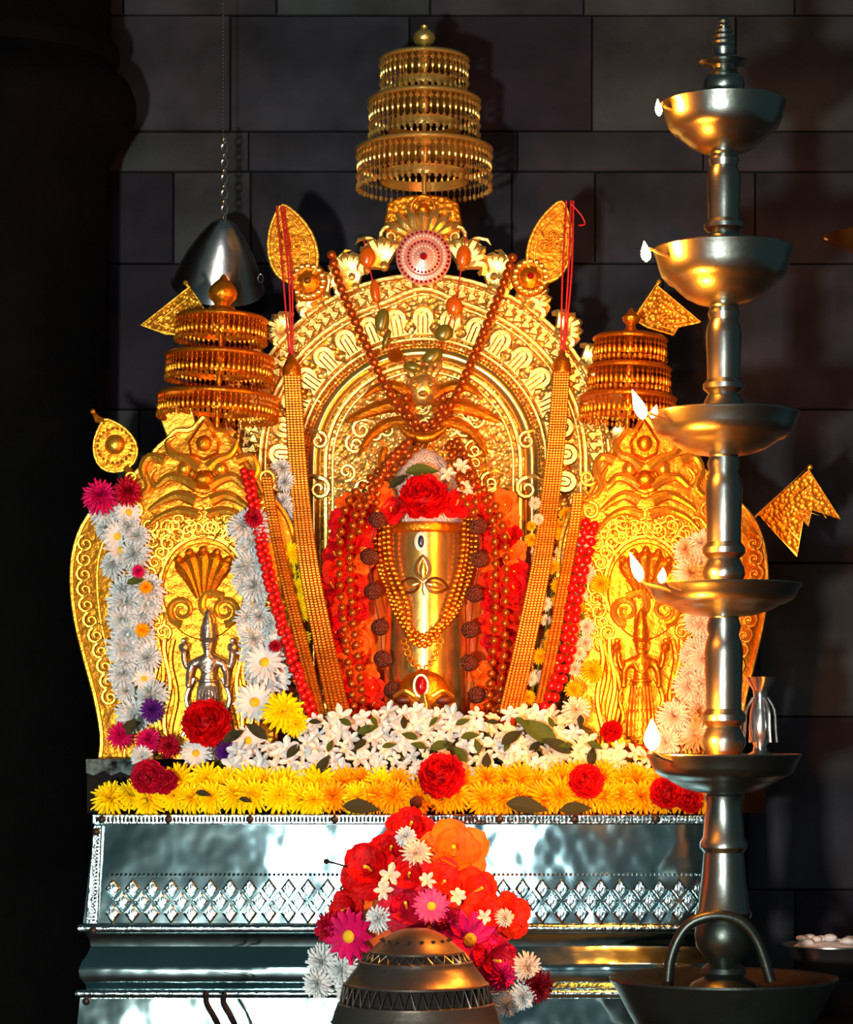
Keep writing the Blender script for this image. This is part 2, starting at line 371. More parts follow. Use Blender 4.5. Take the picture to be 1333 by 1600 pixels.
# ------------------------------------------------------------------ great arch
YA = 0.12; FA = Frame(YA); AX, AY = 661, 722
arch = thing('golden_arch', FA(AX, 1188), 'large golden horseshoe arch with petal ring behind the lingam', 'arch')
def archpath(r, n=40, yb=1185, peak=0):
    pts = [(AX - r, yb), (AX - r, (yb + AY) / 2)]
    for i in range(n + 1):
        t = pi - pi * i / n; rr = r + peak * math.exp(-((t - pi / 2) / 0.16) ** 2)
        pts.append((AX + rr * math.cos(t), AY - rr * math.sin(t)))
    return pts + [(AX + r, (yb + AY) / 2), (AX + r, yb)]
b = MB(); b.plate(FA, archpath(296), -14, 0, 2); build('back_plate', b, 'gold_pale_chased', arch)
def ringpart(name, r, tr, d=3, m='gold_pale', peak=0, n=60):
    b = MB(); tubes2d(b, FA, archpath(r, n, 1180, peak), tr, d, 6); return build(name, b, m, arch)
ringpart('ring_moulding', 291, 4.5); ringpart('ring_moulding', 281, 2.2)
ringpart('ring_moulding', 254, 4.2, peak=16); ringpart('ring_moulding', 246, 2.4, peak=16)
ringpart('ring_moulding', 192, 3.0); ringpart('ring_moulding', 152, 4); ringpart('ring_moulding', 141, 2.2)
b = MB(); rows_ = []
for (x, y) in archpath(171, 50, 1180):
    pass
def band(r0, r1, bulge, n=56, yb=1180):
    b = MB(); k = 7; rows_ = []
    A = [archpath(r0 + (r1 - r0) * j / (k - 1), n, yb) for j in range(k)]
    for i in range(len(A[0])): rows_.append([FA(*A[j][i], 1 + bulge * math.sin(pi * j / (k - 1))) for j in range(k)])
    b.grid(rows_); return b
build('bright_band', band(158, 183, 8), 'gold_smooth', arch)
b = MB()
for x, y in even([Vector((x, y, 0)) for x, y in archpath(187, 60, 800)], 6.2) and [(p.x, p.y) for p in even([Vector((x, y, 0)) for x, y in archpath(187, 60, 800)], 6.4)]: b.ball(FA(x, y, 4), 0.0027, 5, 4)
build('beaded_ring', b, 'gold_warm', arch, kind='stuff')
# ring of horseshoe petals
pb = MB(); f0 = Frame(0); out = []
for i in range(15):
    t = -0.28 * pi + (1 + 0.56) * pi * i / 14; out.append((CX + 19 * math.cos(t), HZ - 28 - 20 * math.sin(t)))
out += [(CX - 17, HZ), (CX + 17, HZ)]
def loc0(b):   # turn frame-0 coordinates into local ones
    for i in range(len(b.v)): b.v[i] = b.v[i] - Vector((0, 0, ZC))
    return b
pb.plate(f0, out, 0, 7, 3)
for dx in (-7.5, 0, 7.5):
    pb.tube([f0(CX + dx, HZ - 4, 7), f0(CX + dx, HZ - 30, 8)], 0.0013, 5)
pb.tube([f0(CX - 7.5, HZ - 28, 8), f0(CX - 6, HZ - 34, 8), f0(CX, HZ - 37, 8), f0(CX + 6, HZ - 34, 8), f0(CX + 7.5, HZ - 28, 8)], 0.0016, 5)
petal_me = mesh_from(loc0(pb), 'gold_smooth')
for i in range(19):
    t = math.radians(-8 + 196 * i / 18); r = 196
    put('petal', petal_me, FA(AX + r * math.cos(t), AY - r * math.sin(t), 1), arch, FA.s / 0.001, qplane(pi / 2 - t))
sb = MB(); sb.plate(f0, [(CX - 7, HZ), (CX - 7.5, HZ - 6), (CX - 4, HZ - 12), (CX, HZ - 15), (CX + 4, HZ - 12), (CX + 7.5, HZ - 6), (CX + 7, HZ)], 0, 5, 2.4)
scale_me = mesh_from(loc0(sb), 'gold_pale')
def scale_at(x, y, a): put('scale_leaf', scale_me, FA(x, y, 1), arch, FA.s / 0.001, qplane(a))
for row, r in ((0, 262), (1, 272)):
    n = 54
    for i in range(n):
        t = math.radians(-2 + 184 * (i + 0.5 * row) / n)
        if row == 0 and abs(t - pi / 2) < 0.14: continue
        scale_at(AX + r * math.cos(t), AY - r * math.sin(t), pi / 2 - t + 0.5 * (1 if row else -1))
for sx in (-1, 1):
    for i in range(6):
        for row, r in ((0, 262), (1, 272)): scale_at(AX + sx * r, 738 + i * 15 + 7 * row, sx * (0.5 if row else 1.2))
# outer leaves
for i, t in enumerate([8, 20, 32, 44, 57, 69, 111, 123, 136, 148, 160, 172]):
    a = math.radians(t); r = 292; big = 1.25 + 0.12 * math.sin(i * 2.1)
    put('acanthus_leaf', ACAN['gold_pale'], FA(AX + r * math.cos(a), AY - r * math.sin(a), 0), arch, FA.s / 0.001 * big, qplane(pi / 2 - a + (0.35 if t < 90 else -0.35)))
for sx in (-1, 1):
    for k, (dx, dy, ang, sc_) in enumerate([(60, -308, 0.5, 1.5), (110, -292, 0.75, 1.3), (150, -262, 0.9, 1.3)]):
        put('acanthus_leaf', ACAN['gold_pale'], FA(AX + sx * dx, AY + dy + 4, 2), arch, FA.s / 0.001 * sc_, qplane(sx * ang))
    curl(FA, AX + sx * 52, 372, 17, 0, arch, 'gold_pale', -sx, 8); curl(FA, AX + sx * 84, 388, 15, 0.4 * sx, arch, 'gold_pale', sx, 8)
    curl(FA, AX + sx * 120, 412, 14, 0.6 * sx, arch, 'gold_pale', -sx, 8)
# crown fan at the top
b = MB(); b.plate(FA, [(606, 392), (600, 350), (606, 318), (625, 308), (661, 304), (697, 308), (716, 318), (722, 350), (716, 392)], -10, 4, 3); build('crown_plate', b, 'gold_warm_chased', arch)
for k in range(-3, 4):
    a = k * 0.36; b = MB(); L = 56 - abs(k) * 3; bx, by = 661 + k * 5, 372
    pts = [(bx + math.sin(a) * L * t, by - math.cos(a) * L * t) for t in (0, 0.25, 0.5, 0.75, 1.0)]
    b.tube([FA(x, y, 8 + 5 * math.sin(pi * i / 4)) for i, (x, y) in enumerate(pts)], [0.001 * v for v in (3, 7, 9, 8, 2.5)], 8)
    build('crown_petal', b, 'gold_pale', arch)
b = MB(); tubes2d(b, FA, arc(661, 328, 18, 0, 360, 24)[:-1], 2.5, 14, closed=True); b.ball(FA(661, 330, 12), 0.010, 10, 8); build('crown_boss', b, 'gold_warm', arch)
# medallion with stones
med = MB(); M90 = Matrix.Rotation(pi / 2, 3, 'X')
med.lathe(FA(662, 405, 12), [(43, 0), (43, 4), (39, 7), (30, 8), (27, 6), (20, 8), (10, 9), (0, 11)], 36, FA.s, M90); mo = build('medallion', med, 'rose_stone', arch)
b = MB()
for n, r, q in ((34, 39, 2.6), (26, 24, 2.2)):
    for i in range(n): b.ball(FA(662 + r * math.cos(2 * pi * i / n), 405 + r * math.sin(2 * pi * i / n), 20), 0.001 * q, 5, 4)
b.ball(FA(662, 405, 24), 0.006, 8, 6)
build('gem_ring', b, 'ruby', mo, kind='stuff')
b = MB()
for n, r, q in ((40, 33, 2.2), (22, 17, 2.0), (12, 9, 1.8)):
    for i in range(n): b.ball(FA(662 + r * math.cos(2 * pi * i / n), 405 + r * math.sin(2 * pi * i / n), 20), 0.001 * q, 5, 4)
build('pearl_ring', b, 'eye_white', mo, kind='stuff')
# two rosettes
for x, y in ((482, 443), (828, 436)):
    b = MB(); b.lathe(FA(x, y, 12), [(30, 0), (31, 5), (28, 10), (22, 12), (18, 10), (12, 14), (7, 16), (0, 17)], 28, FA.s, M90); ro = build('rosette', b, 'gold_warm', arch)
    for i in range(16):
        a = 2 * pi * i / 16; b = MB(); b.ball(FA(x + 24 * math.cos(a), y + 24 * math.sin(a), 22), 0.0052, 6, 5); build('rosette_petal', b, 'gold_pale', ro)
    b = MB(); b.ball(FA(x, y, 29), 0.0058, 8, 6); build('rosette_gem', b, 'ruby' if x > 600 else 'brass_dark', ro)
# posts with curls, tympanum reliefs
for sx in (-1, 1):
    for y, r in ((690, 14), (765, 18)): curl(FA, AX + sx * 162, y, r, 0, arch, 'gold_pale', sx, 12)
rt = random.Random(8)
for i in range(46):
    for _ in range(30):
        x = rt.uniform(-128, 128); y = rt.uniform(595, 810)
        if (x * x + (min(y, 722) - 722) ** 2) < 126 ** 2: break
    curl(FA, AX + x, y, rt.uniform(9, 17), rt.uniform(0, 6.28), arch, 'gold_pale', rt.choice((1, -1)), 3)
for sx in (-1, 1):
    for k, (pts, r) in enumerate([([(14, 640), (50, 634), (88, 645), (120, 660)], 11), ([(18, 660), (52, 662), (82, 682), (100, 712)], 8), ([(14, 622), (40, 606), (70, 606), (92, 622)], 8), ([(60, 700), (66, 730), (60, 770), (66, 800)], 6)]):
        b = MB(); pp = interp([(AX + sx * x, y, 0) for x, y in pts], 12)
        b.tube([FA(p.x, p.y, 10) for p in pp], [0.001 * r * (0.35 + 0.8 * math.sin(pi * (0.25 + 0.75 * i / 11))) for i in range(12)], 8); build('wing_leaf', b, 'gold_warm', arch)
b = MB(); b.ball(FA(661, 610, 8), 0.026, 14, 10, (1, 0.6, 1.1)); b.ball(FA(648, 604, 22), 0.007, 8, 6); b.ball(FA(674, 604, 22), 0.007, 8, 6); b.ball(FA(661, 618, 24), 0.008, 8, 6, (1, 1, 0.7))
for k in range(-2, 3): b.tube([FA(661 + k * 8, 590, 8), FA(661 + k * 13, 572, 8), FA(661 + k * 14, 562, 6)], [0.005, 0.005, 0.001], 6)
build('lion_mask', b, 'gold_pale', arch)

# gold leaf standards with red threads on both sides of the arch
def leaf_outline(cx, cy, L, W, ang, tip=0.5, n=22):
    out = []
    for i in range(n):
        t = 2 * pi * i / n; x = W * math.sin(t) * (1 - 0.42 * (1 - math.cos(t)) / 2 * 1.0) ; y = L * math.cos(t)
        if t < 1e-6: pass
        k = max(0, -math.cos(t)) ** 3
        x *= (1 - 0.35 * k)
        out.append((cx + x * math.cos(ang) - y * math.sin(ang), cy + x * math.sin(ang) + y * math.cos(ang)))
    return out
FL = Frame(0.10)
def spear_leaf(px, py, L, W, ang, label, fr, m='gold', extra=None):
    t = thing('leaf_standard', fr(px, py + L + 40), label, 'ornament', 'golden leaf plaques on the arch')
    o1 = leaf_outline(px, py, L, W, ang); b = MB(); b.plate(fr, o1, -4, 3, 2); build('leaf_plate', b, 'gold_warm', t)
    b = MB(); tubes2d(b, fr, o1, 3.0, 3, closed=True); build('leaf_border', b, 'gold', t)
    b = MB(); tubes2d(b, fr, leaf_outline(px, py + 2, L * 0.74, W * 0.7, ang), 1.8, 4, closed=True); build('inner_border', b, 'gold', t)
    for k, (a, h) in enumerate(((0.4, 1), (2.6, -1), (4.4, 1))):
        curl(fr, px + 9 * math.cos(a), py + 12 * math.sin(a), 10, a, t, 'gold_warm', h, 4)
    if extra: extra(t)
    return t
spear_leaf(455, 382, 62, 46, -0.22, 'gold spear leaf plaque on the left shoulder of the arch', FL)
spear_leaf(862, 378, 64, 41, 0.24, 'gold spear leaf plaque on the right shoulder of the arch', FL)
for sx, pts, lab in ((-1, [(436, 322), (447, 430), (454, 560)], 'left'), (1, [(889, 314), (884, 430), (878, 556)], 'right')):
    t = thing('red_thread', P(pts[-1][0], pts[-1][1], 0.07), 'red thread tied over the %s gold leaf plaque holding a gold rope' % lab, 'thread')
    for off, dd in ((-5, 0.068), (4, 0.066), (9, 0.072)):
        q = interp([P(pts[0][0] + off * 0.8, pts[0][1], 0.090), P(pts[1][0] + off, pts[1][1], dd), P(pts[2][0] + off * 0.3, pts[2][1], 0.062)], 20)
        b = MB(); b.tube(q, 0.0016, 6); build('strand', b, 'red_thread', t)
    b = MB(); b.ball(P(pts[2][0], pts[2][1] - 2, 0.06), 0.006, 8, 6); build('knot', b, 'red_thread', t)
    if sx > 0:
        b = MB(); b.tube(interp([P(892, 318, 0.085), P(908, 336, 0.085), P(914, 350, 0.085), P(904, 352, 0.085)], 10), 0.0014, 5); build('thread_end', b, 'red_thread', t)

# ------------------------------------------------------------------ tiered umbrellas
def canopy(px, Y, tiers, finial, label, m, tilt=0.0, pole_to=None, n_f=44, fine=True):
    s = S(Y); R = Matrix.Rotation(tilt, 3, 'Y'); py0 = tiers[-1][0]; c0 = P(px, py0, Y)
    t = thing('tiered_umbrella', P(px, pole_to, Y), label, 'umbrella', 'three-tiered ceremonial umbrellas')
    def W(r, a, h): return c0 + R @ (Vector((r * math.cos(a), r * math.sin(a), h)) * s)
    for ti, (y, r, hh) in enumerate(tiers):
        h = py0 - y; prev = tiers[ti - 1][1] * 0.5 if ti else 14
        b = MB(); b.lathe(c0, [(8, h + 11), (prev * 0.75, h + 10), (prev, h + 8), (r * 0.72, h + 6), (r * 0.93, h + 3), (r, h), (r * 1.01, h - 4), (r * 0.985, h - 5), (r * 0.7, h - 1), (8, h + 3)], 48, s, R, cap=False); cap = build('umbrella_cap', b, m, t)
        b = MB(); b.tube([W(r * 1.0, 2 * pi * k / 48, h - 3) for k in range(48)], 2.4 * s, 6, True); build('rim', b, m, cap)
        b = MB(); n = int(2 * pi * r / (10.5 if fine else 8.5))
        for k in range(n):
            a = 2 * pi * k / n; y0 = h - 6
            zs = (0.12, 0.36, 0.62) if fine else (0.2, 0.55)
            for q, zq in enumerate(zs):
                c = W(r * 0.985, a, y0 - hh * zq); b.ball(c, ((4.0, 2.6, 3.4)[q] if fine else (2.6, 3.2)[q]) * s, 4 if q != 1 else 6, 2 if q != 1 else 4, (1, 1, (1.3, 2.2, 1.3)[q]))
            c = W(r * 0.985, a, y0 - hh * 0.9); b.ball(c, (4.0 if k % 2 else 3.0) * s, 5, 3, (1, 1, 1.5))
            b.tube([W(r * 0.985, a, y0), W(r * 0.985, a, y0 - hh * 0.85)], 0.6 * s, 3)
        build('bead_fringe', b, m, cap, kind='stuff')
        b = MB(); ri = r * 0.66; b.lathe(c0, [(ri, h - hh * 0.62), (ri + 1, h - hh * 0.66), (ri, h - hh * 0.86), (ri - 3, h - hh * 0.86), (ri - 3, h - hh * 0.62), (ri, h - hh * 0.62)], 40, s, R, cap=False); build('inner_ring', b, m, cap)
        b = MB()
        for k in range(8):
            a = 2 * pi * k / 8; b.tube([W(ri, a, h - hh * 0.64), W(ri, a, h)], 0.9 * s, 4)
        build('ring_hanger', b, m, cap, kind='stuff')
    hT = py0 - tiers[0][0]; fb = MB(); fb.lathe(c0, [(r, hT + 8 + z) for r, z in finial], 24, s, R); build('finial', fb, m, t)
    hb = py0 - pole_to; b = MB(); b.lathe(c0, [(4, hb), (4, hT)], 12, s, R)
    for y, r, hh in tiers: b.lathe(c0, [(4, py0 - y - 22), (7, py0 - y - 14), (9, py0 - y - 4), (6, py0 - y + 4)], 12, s, R)
    build('pole', b, m, t)
    return t
canopy(663, 0.16, [(92, 69, 54), (156, 87, 58), (232, 106, 62)], [(10, 0), (16, 3), (7, 7), (8, 11), (15, 17), (18, 24), (16, 31), (10, 36), (5, 40), (6, 43), (0, 47)], 'large three-tiered gold umbrella with bead fringes above the arch', 'gold_pale', 0.0, 330)
canopy(341, -0.02, [(496, 71, 34), (556, 84, 36), (618, 94, 32)], [(14, 0), (22, 3), (20, 8), (12, 11), (14, 15), (21, 22), (23, 30), (20, 38), (14, 46), (7, 52), (3, 58), (0, 60)], 'three-tiered gold umbrella over the left cobra shrine', 'gold_warm', 0.045, 690, fine=False)
canopy(982, -0.02, [(528, 57, 32), (574, 65, 34), (620, 75, 32)], [(10, 0), (13, 3), (8, 7), (7, 12), (13, 18), (14, 24), (8, 30), (4, 36), (0, 40)], 'three-tiered gold umbrella over the right cobra shrine', 'gold_warm', 0.035, 690, fine=False)

# ------------------------------------------------------------------ pennants and drop standards
def pennant(fr, out, label, poleA, poleB):
    t = thing('pennant', fr(*poleB), label, 'pennant', 'embossed gold pennants')
    b = MB(); b.plate(fr, out, -2, 3, 1.4); build('pennant_plate', b, 'gold_warm_chased', t)
    b = MB(); tubes2d(b, fr, out, 2.2, 3, closed=True); build('pennant_border', b, 'gold', t)
    cx = sum(p[0] for p in out) / len(out); cy = sum(p[1] for p in out) / len(out)
    ins = [(cx + (x - cx) * 0.62, cy + (y - cy) * 0.62) for x, y in out]
    b = MB(); tubes2d(b, fr, ins, 1.4, 4, closed=True); build('inner_border', b, 'gold', t)
    b = MB(); tubes2d(b, fr, [poleA, poleB], 2.6, 0); b.ball(fr(*poleA), 0.0045, 8, 6); build('staff', b, 'gold', t)
    curl(fr, cx, cy, 9, 0.3, t, 'gold_warm', 1, 4)
pennant(Frame(0.03), [(297, 449), (221, 509), (262, 522), (300, 526), (330, 500)], 'small gold pennant beside the left tiered umbrella', (290, 442), (338, 512))
pennant(Frame(0.05), [(1026, 447), (1094, 504), (1060, 510), (1052, 524), (1012, 512), (990, 500)], 'small gold pennant beside the right tiered umbrella', (1030, 440), (976, 520))
pennant(Frame(-0.02), [(1262, 733), (1312, 812), (1268, 796), (1262, 822), (1254, 812), (1245, 868), (1184, 806)], 'swallow-tailed gold pennant right of the standing lamp', (1266, 730), (1160, 826))
fr = Frame(-0.015); t = thing('drop_standard', fr(215, 760), 'round gold drop plaque above the pink flowers at far left', 'ornament')
out = leaf_outline(178, 696, 42, 41, -0.32); b = MB(); b.plate(fr, out, -3, 3, 2); build('drop_plate', b, 'gold_warm', t)
b = MB(); tubes2d(b, fr, out, 2.4, 3, closed=True); build('drop_border', b, 'gold', t)
b = MB(); b.ball(fr(180, 695, 3), 0.016, 12, 8, (1, 0.7, 1)); build('boss', b, 'gold', t)
b = MB()
for i in range(22): b.ball(fr(180 + 27 * math.cos(i / 22 * 2 * pi), 697 + 27 * math.sin(i / 22 * 2 * pi), 4), 0.0028, 5, 4)
build('dots', b, 'gold', t, kind='stuff')
b = MB(); b.tube([fr(166, 660, 0), fr(152, 655, 0), fr(146, 645, 0)], [0.006, 0.006, 0.003], 8); b.ball(fr(145, 643), 0.0045, 8, 6); b.tube([fr(196, 730, 0), fr(206, 742, 0), fr(215, 760, -2)], [0.007, 0.008, 0.006], 8); build('stem', b, 'gold_warm', t)

# ------------------------------------------------------------------ cobra shrines left and right
OUT_L = [(158, 1186), (161, 1150), (151, 1092), (134, 1030), (118, 965), (112, 905), (117, 855), (133, 815), (158, 788), (190, 770), (206, 748), (232, 722), (246, 702), (262, 688), (276, 674), (300, 672), (320, 652)]
def shrine(fx, Y, label, side, idol_mat, idol_label):
    # fx maps left-photo x to photo x
    fr = DomeFrame(Y, fx(300), 215, 30, 0.028); mir = fx(0) > fx(100); hd = -1 if mir else 1
    t = thing('cobra_shrine', fr(fx(320), 1188), label, 'shrine', 'golden cobra shrines beside the arch')
    R = lambda x: 320 + (320 - x) * 0.70
    out = OUT_L + [(R(x), y) for x, y in OUT_L[::-1][1:]]
    for i in range(2): out = out
    outp = [(p.x, p.y) for p in interp([Vector((x, y, 0)) for x, y in out], 90)]
    outp = [(fx(x), y) for x, y in outp]
    Ls = interp([Vector((x, y, 0)) for x, y in OUT_L], 60); b = MB(); rows_ = []; back = []
    for p in Ls:
        p = Vector((min(p.x, 319.5), p.y, 0)); xl, xr = p.x, R(p.x)
        rows_.append([fr(fx(xl + (xr - xl) * k / 24), p.y, 0) for k in range(25)])
        back.append([fr(fx(xl), p.y, -14), fr(fx(xr), p.y, -14)])
    b.grid(rows_); b.grid([[r_[0], q_[0]] for r_, q_ in zip(rows_, back)]); b.grid([[r_[-1], q_[1]] for r_, q_ in zip(rows_, back)]); b.grid(back)
    build('back_plate', b, 'gold_plaque', t)
    b = MB(); tubes2d(b, fr, outp, 4.2, 0); build('edge_moulding', b, 'gold', t)
    inn = [(fx(x), y) for x, y in [(196, 1180), (200, 1140), (190, 1085), (172, 1025), (158, 965), (153, 905), (158, 862), (172, 830), (196, 806)]]
    b = MB(); pp = interp([Vector((x, y, 0)) for x, y in inn], 40); tubes2d(b, fr, [(p.x, p.y) for p in pp], 2.4, 1); build('border_moulding', b, 'gold', t)
    for i in range(11):
        y = 850 + i * 24; x = interp([Vector((135, 0, 0)), Vector((133, 0, 0)), Vector((137, 0, 0)), Vector((152, 0, 0)), Vector((166, 0, 0)), Vector((174, 0, 0))], 11)[i].x
        curl(fr, fx(x), y, 13.5, -0.4 * hd, t, 'gold', hd, 5)
    # niche oval
    ov = [(fx(320 + 68 * math.cos(a)), 918 - 78 * math.sin(a)) for a in [math.radians(-30 + 240 * i / 39) for i in range(40)]]
    b = MB(); tubes2d(b, fr, ov, 4, 2); build('niche_moulding', b, 'gold', t)
    b = MB(); b.plate(fr, [(fx(320 + 63 * math.cos(2 * pi * i / 40)), 925 - 76 * math.sin(2 * pi * i / 40)) for i in range(40)], -2, 2.5, 2); build('niche_plate', b, 'gold_warm', t)
    for ring, n, rx, ry, r in ((0, 24, 84, 96, 10), (1, 30, 104, 118, 9)):
        for i in range(n):
            a = math.radians(-42 + 264 * i / (n - 1)); x = 320 + rx * math.cos(a); y = 924 - ry * math.sin(a)
            curl(fr, fx(x), y, r * 1.3, (pi / 2 - a) * hd + i * 1.3, t, 'gold', 1 if i % 2 else -1, 5)
    b = MB(); b.lathe
    # five-headed cobra
    for k in range(-2, 3):
        b = MB(); a = k * 0.42; pts = [(320 + k * 4, 936), (320 + k * 10, 905), (320 + math.sin(a) * 44, 908 - math.cos(a) * 34), (320 + math.sin(a) * 52, 908 - math.cos(a) * 46)]
        pp = interp([Vector((fx(x), y, d)) for (x, y), d in zip(pts, (5, 8, 12, 16))], 10)
        b.tube([fr(p.x, p.y, p.z) for p in pp], [0.001 * v for v in (4, 6, 8.5, 10.5, 12, 12.5, 12, 10.5, 8, 5)], 8)
        b.ball(fr(pp[-1].x, pp[-1].y, 19), 0.0062, 8, 6)
        build('cobra_hood', b, 'gold_warm', t)
    for sx in (-1, 1):
        b = MB(); pts = spiral(fx(320 + sx * 33), 955, 22, pi / 2 if sx * hd > 0 else pi / 2, 1.6, -sx * hd, 26)
        tubes2d(b, fr, pts, 6.5, 6, 8, True); build('cobra_coil', b, 'gold', t)
    b = MB(); pp = interp([Vector((fx(x), y, 0)) for x, y in [(352, 934), (326, 928), (318, 950), (334, 972), (318, 992)]], 20); tubes2d(b, fr, [(p.x, p.y) for p in pp], 6, 8, 8); build('cobra_body', b, 'gold', t)
    # lion mask at the crest
    b = MB(); drop = [(fx(320 + x), y) for x, y in [(0, 656), (14, 674), (26, 692), (22, 712), (0, 722), (-22, 712), (-26, 692), (-14, 674)]]; b.plate(fr, drop, 0, 9, 5); b.ball(fr(fx(320), 695, 8), 0.013, 10, 8, (1, 0.7, 1)); build('crest_drop', b, 'gold_warm', t)
    for sx in (-1, 1):
        xx = lambda d: fx(320 + sx * d * (1.0 if sx < 0 else 0.86))
        for nm, pts, r in (('brow', [(8, 734), (26, 720), (48, 712), (58, 694), (44, 684)], 10), ('whisker', [(10, 762), (34, 750), (56, 748), (74, 762), (84, 748), (74, 734)], 10), ('horn', [(60, 722), (84, 716), (96, 736), (86, 762), (104, 778), (122, 764)], 9), ('cheek', [(12, 784), (40, 776), (66, 786), (86, 800)], 11), ('mane', [(8, 806), (40, 800), (72, 812), (96, 836)], 9)):
            b = MB(); pp = interp([Vector((xx(x), y, 0)) for x, y in pts], 16); tubes2d(b, fr, [(p.x, p.y) for p in pp], r, 9, 8, True); build(nm, b, 'gold', t)
        b = MB(); b.ball(fr(xx(30), 735, 8), 0.012, 10, 8); build('eye', b, 'gold', t)
        for k, (dx, y, r) in enumerate([(108, 800, 12), (84, 822, 11), (112, 748, 11), (44, 824, 10), (60, 838, 10), (20, 826, 10)]): curl(fr, xx(dx), y, r * 1.2, k * 1.1, t, 'gold', sx * hd, 6)
    b = MB(); b.ball(fr(fx(320), 752, 8), 0.017, 10, 8, (1.1, 1, 0.9)); b.tube([fr(fx(302), 772, 9), fr(fx(320), 778, 11), fr(fx(338), 772, 9)], 0.004, 6); build('snout', b, 'gold_warm', t)
    # side pillars and wavy drapery low down
    for sx in (-1, 1):
        xx = lambda d: fx(320 + sx * d)
        for k, x0 in enumerate((46, 56, 66, 76)):
            b = MB(); pts = [(xx(x0 + 5 * math.sin(i * 0.8 + k)), 1000 + i * 15) for i in range(13)]; tubes2d(b, fr, pts, 4.2, 4, 6); build('drapery_fold', b, 'gold' if k % 2 else 'gold_warm', t)
    # idol
    it = thing('deity_figurine', Frame(Y - 0.062)(fx(325), 1186), idol_label, 'figurine')
    idol(Frame(Y - 0.062), fx, it, idol_mat)
    return t
def idol(fr, fx, t, m):
    J = {'pel': (325, 1072, 0, 11), 'wai': (325, 1056, 0, 9), 'che': (325, 1036, 1, 13), 'nec': (325, 1021, 1, 6), 'hea': (325, 1008, 2, 10), 'top': (325, 998, 2, 9)}
    E = [('pel', 'wai'), ('wai', 'che'), ('che', 'nec'), ('nec', 'hea'), ('hea', 'top')]
    for sx, n in ((-1, 'l'), (1, 'r')):
        J.update({'sh' + n: (325 + sx * 17, 1030, 1, 7), 'el' + n: (325 + sx * 29, 1050, 3, 5), 'wr' + n: (325 + sx * 30, 1068, 10, 4), 'ha' + n: (325 + sx * 29, 1076, 12, 4.4),
                  'ub' + n: (325 + sx * 34, 1044, -2, 5), 'uw' + n: (325 + sx * 38, 1026, 2, 4), 'uh' + n: (325 + sx * 37, 1017, 3, 4.4),
                  'hi' + n: (325 + sx * 8, 1080, 0, 10), 'kn' + n: (325 + sx * 9, 1118, 2, 7.5), 'an' + n: (325 + sx * 9, 1156, 0, 5.5), 'to' + n: (325 + sx * 10, 1162, 10, 4.5)})
        E += [('che', 'sh' + n), ('sh' + n, 'el' + n), ('el' + n, 'wr' + n), ('wr' + n, 'ha' + n), ('sh' + n, 'ub' + n), ('ub' + n, 'uw' + n), ('uw' + n, 'uh' + n), ('pel', 'hi' + n), ('hi' + n, 'kn' + n), ('kn' + n, 'an' + n), ('an' + n, 'to' + n)]
    names = list(J); me = bpy.data.meshes.new('body'); o_ = ORG[t]
    me.from_pydata([tuple(fr(fx(J[k][0]), J[k][1], J[k][2]) - o_) for k in names], [(names.index(a), names.index(b)) for a, b in E], [])
    bm = bmesh.new(); bm.from_mesh(me); lay = bm.verts.layers.skin.verify(); bm.verts.ensure_lookup_table()
    for i, k in enumerate(names):
        bm.verts[i][lay].radius = (J[k][3] * fr.s * 1.22, J[k][3] * fr.s * 1.22); bm.verts[i][lay].use_root = (k == 'pel')
    bm.to_mesh(me); bm.free(); me.materials.append(MAT[m])
    o = link('body', me, t, o_); o.modifiers.new('skin', 'SKIN').use_smooth_shade = True; sd = o.modifiers.new('sub', 'SUBSURF'); sd.levels = 1; sd.render_levels = 2
    s = fr.s; X = fx(325)
    b = MB(); b.lathe(fr(X, 1003, 2), [(12, 0), (14, 3), (12, 6), (13, 12), (11, 18), (12, 22), (9, 30), (9, 34), (5, 42), (5, 45), (2, 50), (0, 52)], 16, s); build('crown', b, m, t)
    b = MB(); b.ball(fr(X, 1009, 13), 0.0024, 6, 5); b.ball(fr(X - 4, 1005, 11.5), 0.0015, 5, 4); b.ball(fr(X + 4, 1005, 11.5), 0.0015, 5, 4); b.tube([fr(X - 3, 1014, 11.5), fr(X, 1015, 12.5), fr(X + 3, 1014, 11.5)], 0.0009, 5); build('face', b, m, t)
    b = MB(); b.lathe(fr(X, 1066, 0), [(13, 0), (17, -8), (19, -30), (22, -60), (24, -84), (22, -90)], 20, s, Matrix.Diagonal((1, 0.7, 1))); build('robe', b, m, t)
    for k in range(-3, 4):
        b = MB(); b.tube([fr(X + k * 4.5, 1072, 13 - abs(k)), fr(X + k * 6.0, 1110, 15 - abs(k) * 1.5), fr(X + k * 6.6, 1150, 17 - abs(k) * 1.8)], 0.0018 * s / 0.001, 5); build('robe_pleat', b, m, t)
    b = MB(); b.tube([fr(X - 14, 1032, 9), fr(X - 7, 1046, 14), fr(X, 1052, 15), fr(X + 7, 1046, 14), fr(X + 14, 1032, 9)], 0.0018, 6); b.tube([fr(X + 15 * math.cos(a), 1064 , 2 + 13 * math.sin(a)) for a in [i * 2 * pi / 14 for i in range(14)]], 0.0026, 6, True); build('jewellery', b, m, t)
    for sx in (-1, 1):
        b = MB(); b.lathe(fr(X + sx * 38, 1012, 4), [(0, -5), (6, -3), (8, 0), (6, 3), (0, 5)], 14, s, Matrix.Rotation(pi / 2, 3, 'X')); b.ball(fr(X + sx * 38, 1001, 3), 0.004, 6, 5); build('discus' if sx > 0 else 'conch', b, m, t)
        b = MB(); b.tube(interp([fr(X + sx * 22, 1060, 0), fr(X + sx * 34, 1090, 2), fr(X + sx * 28, 1120, 2), fr(X + sx * 40, 1150, 0)], 12), 0.0032, 6); build('sash', b, m, t)
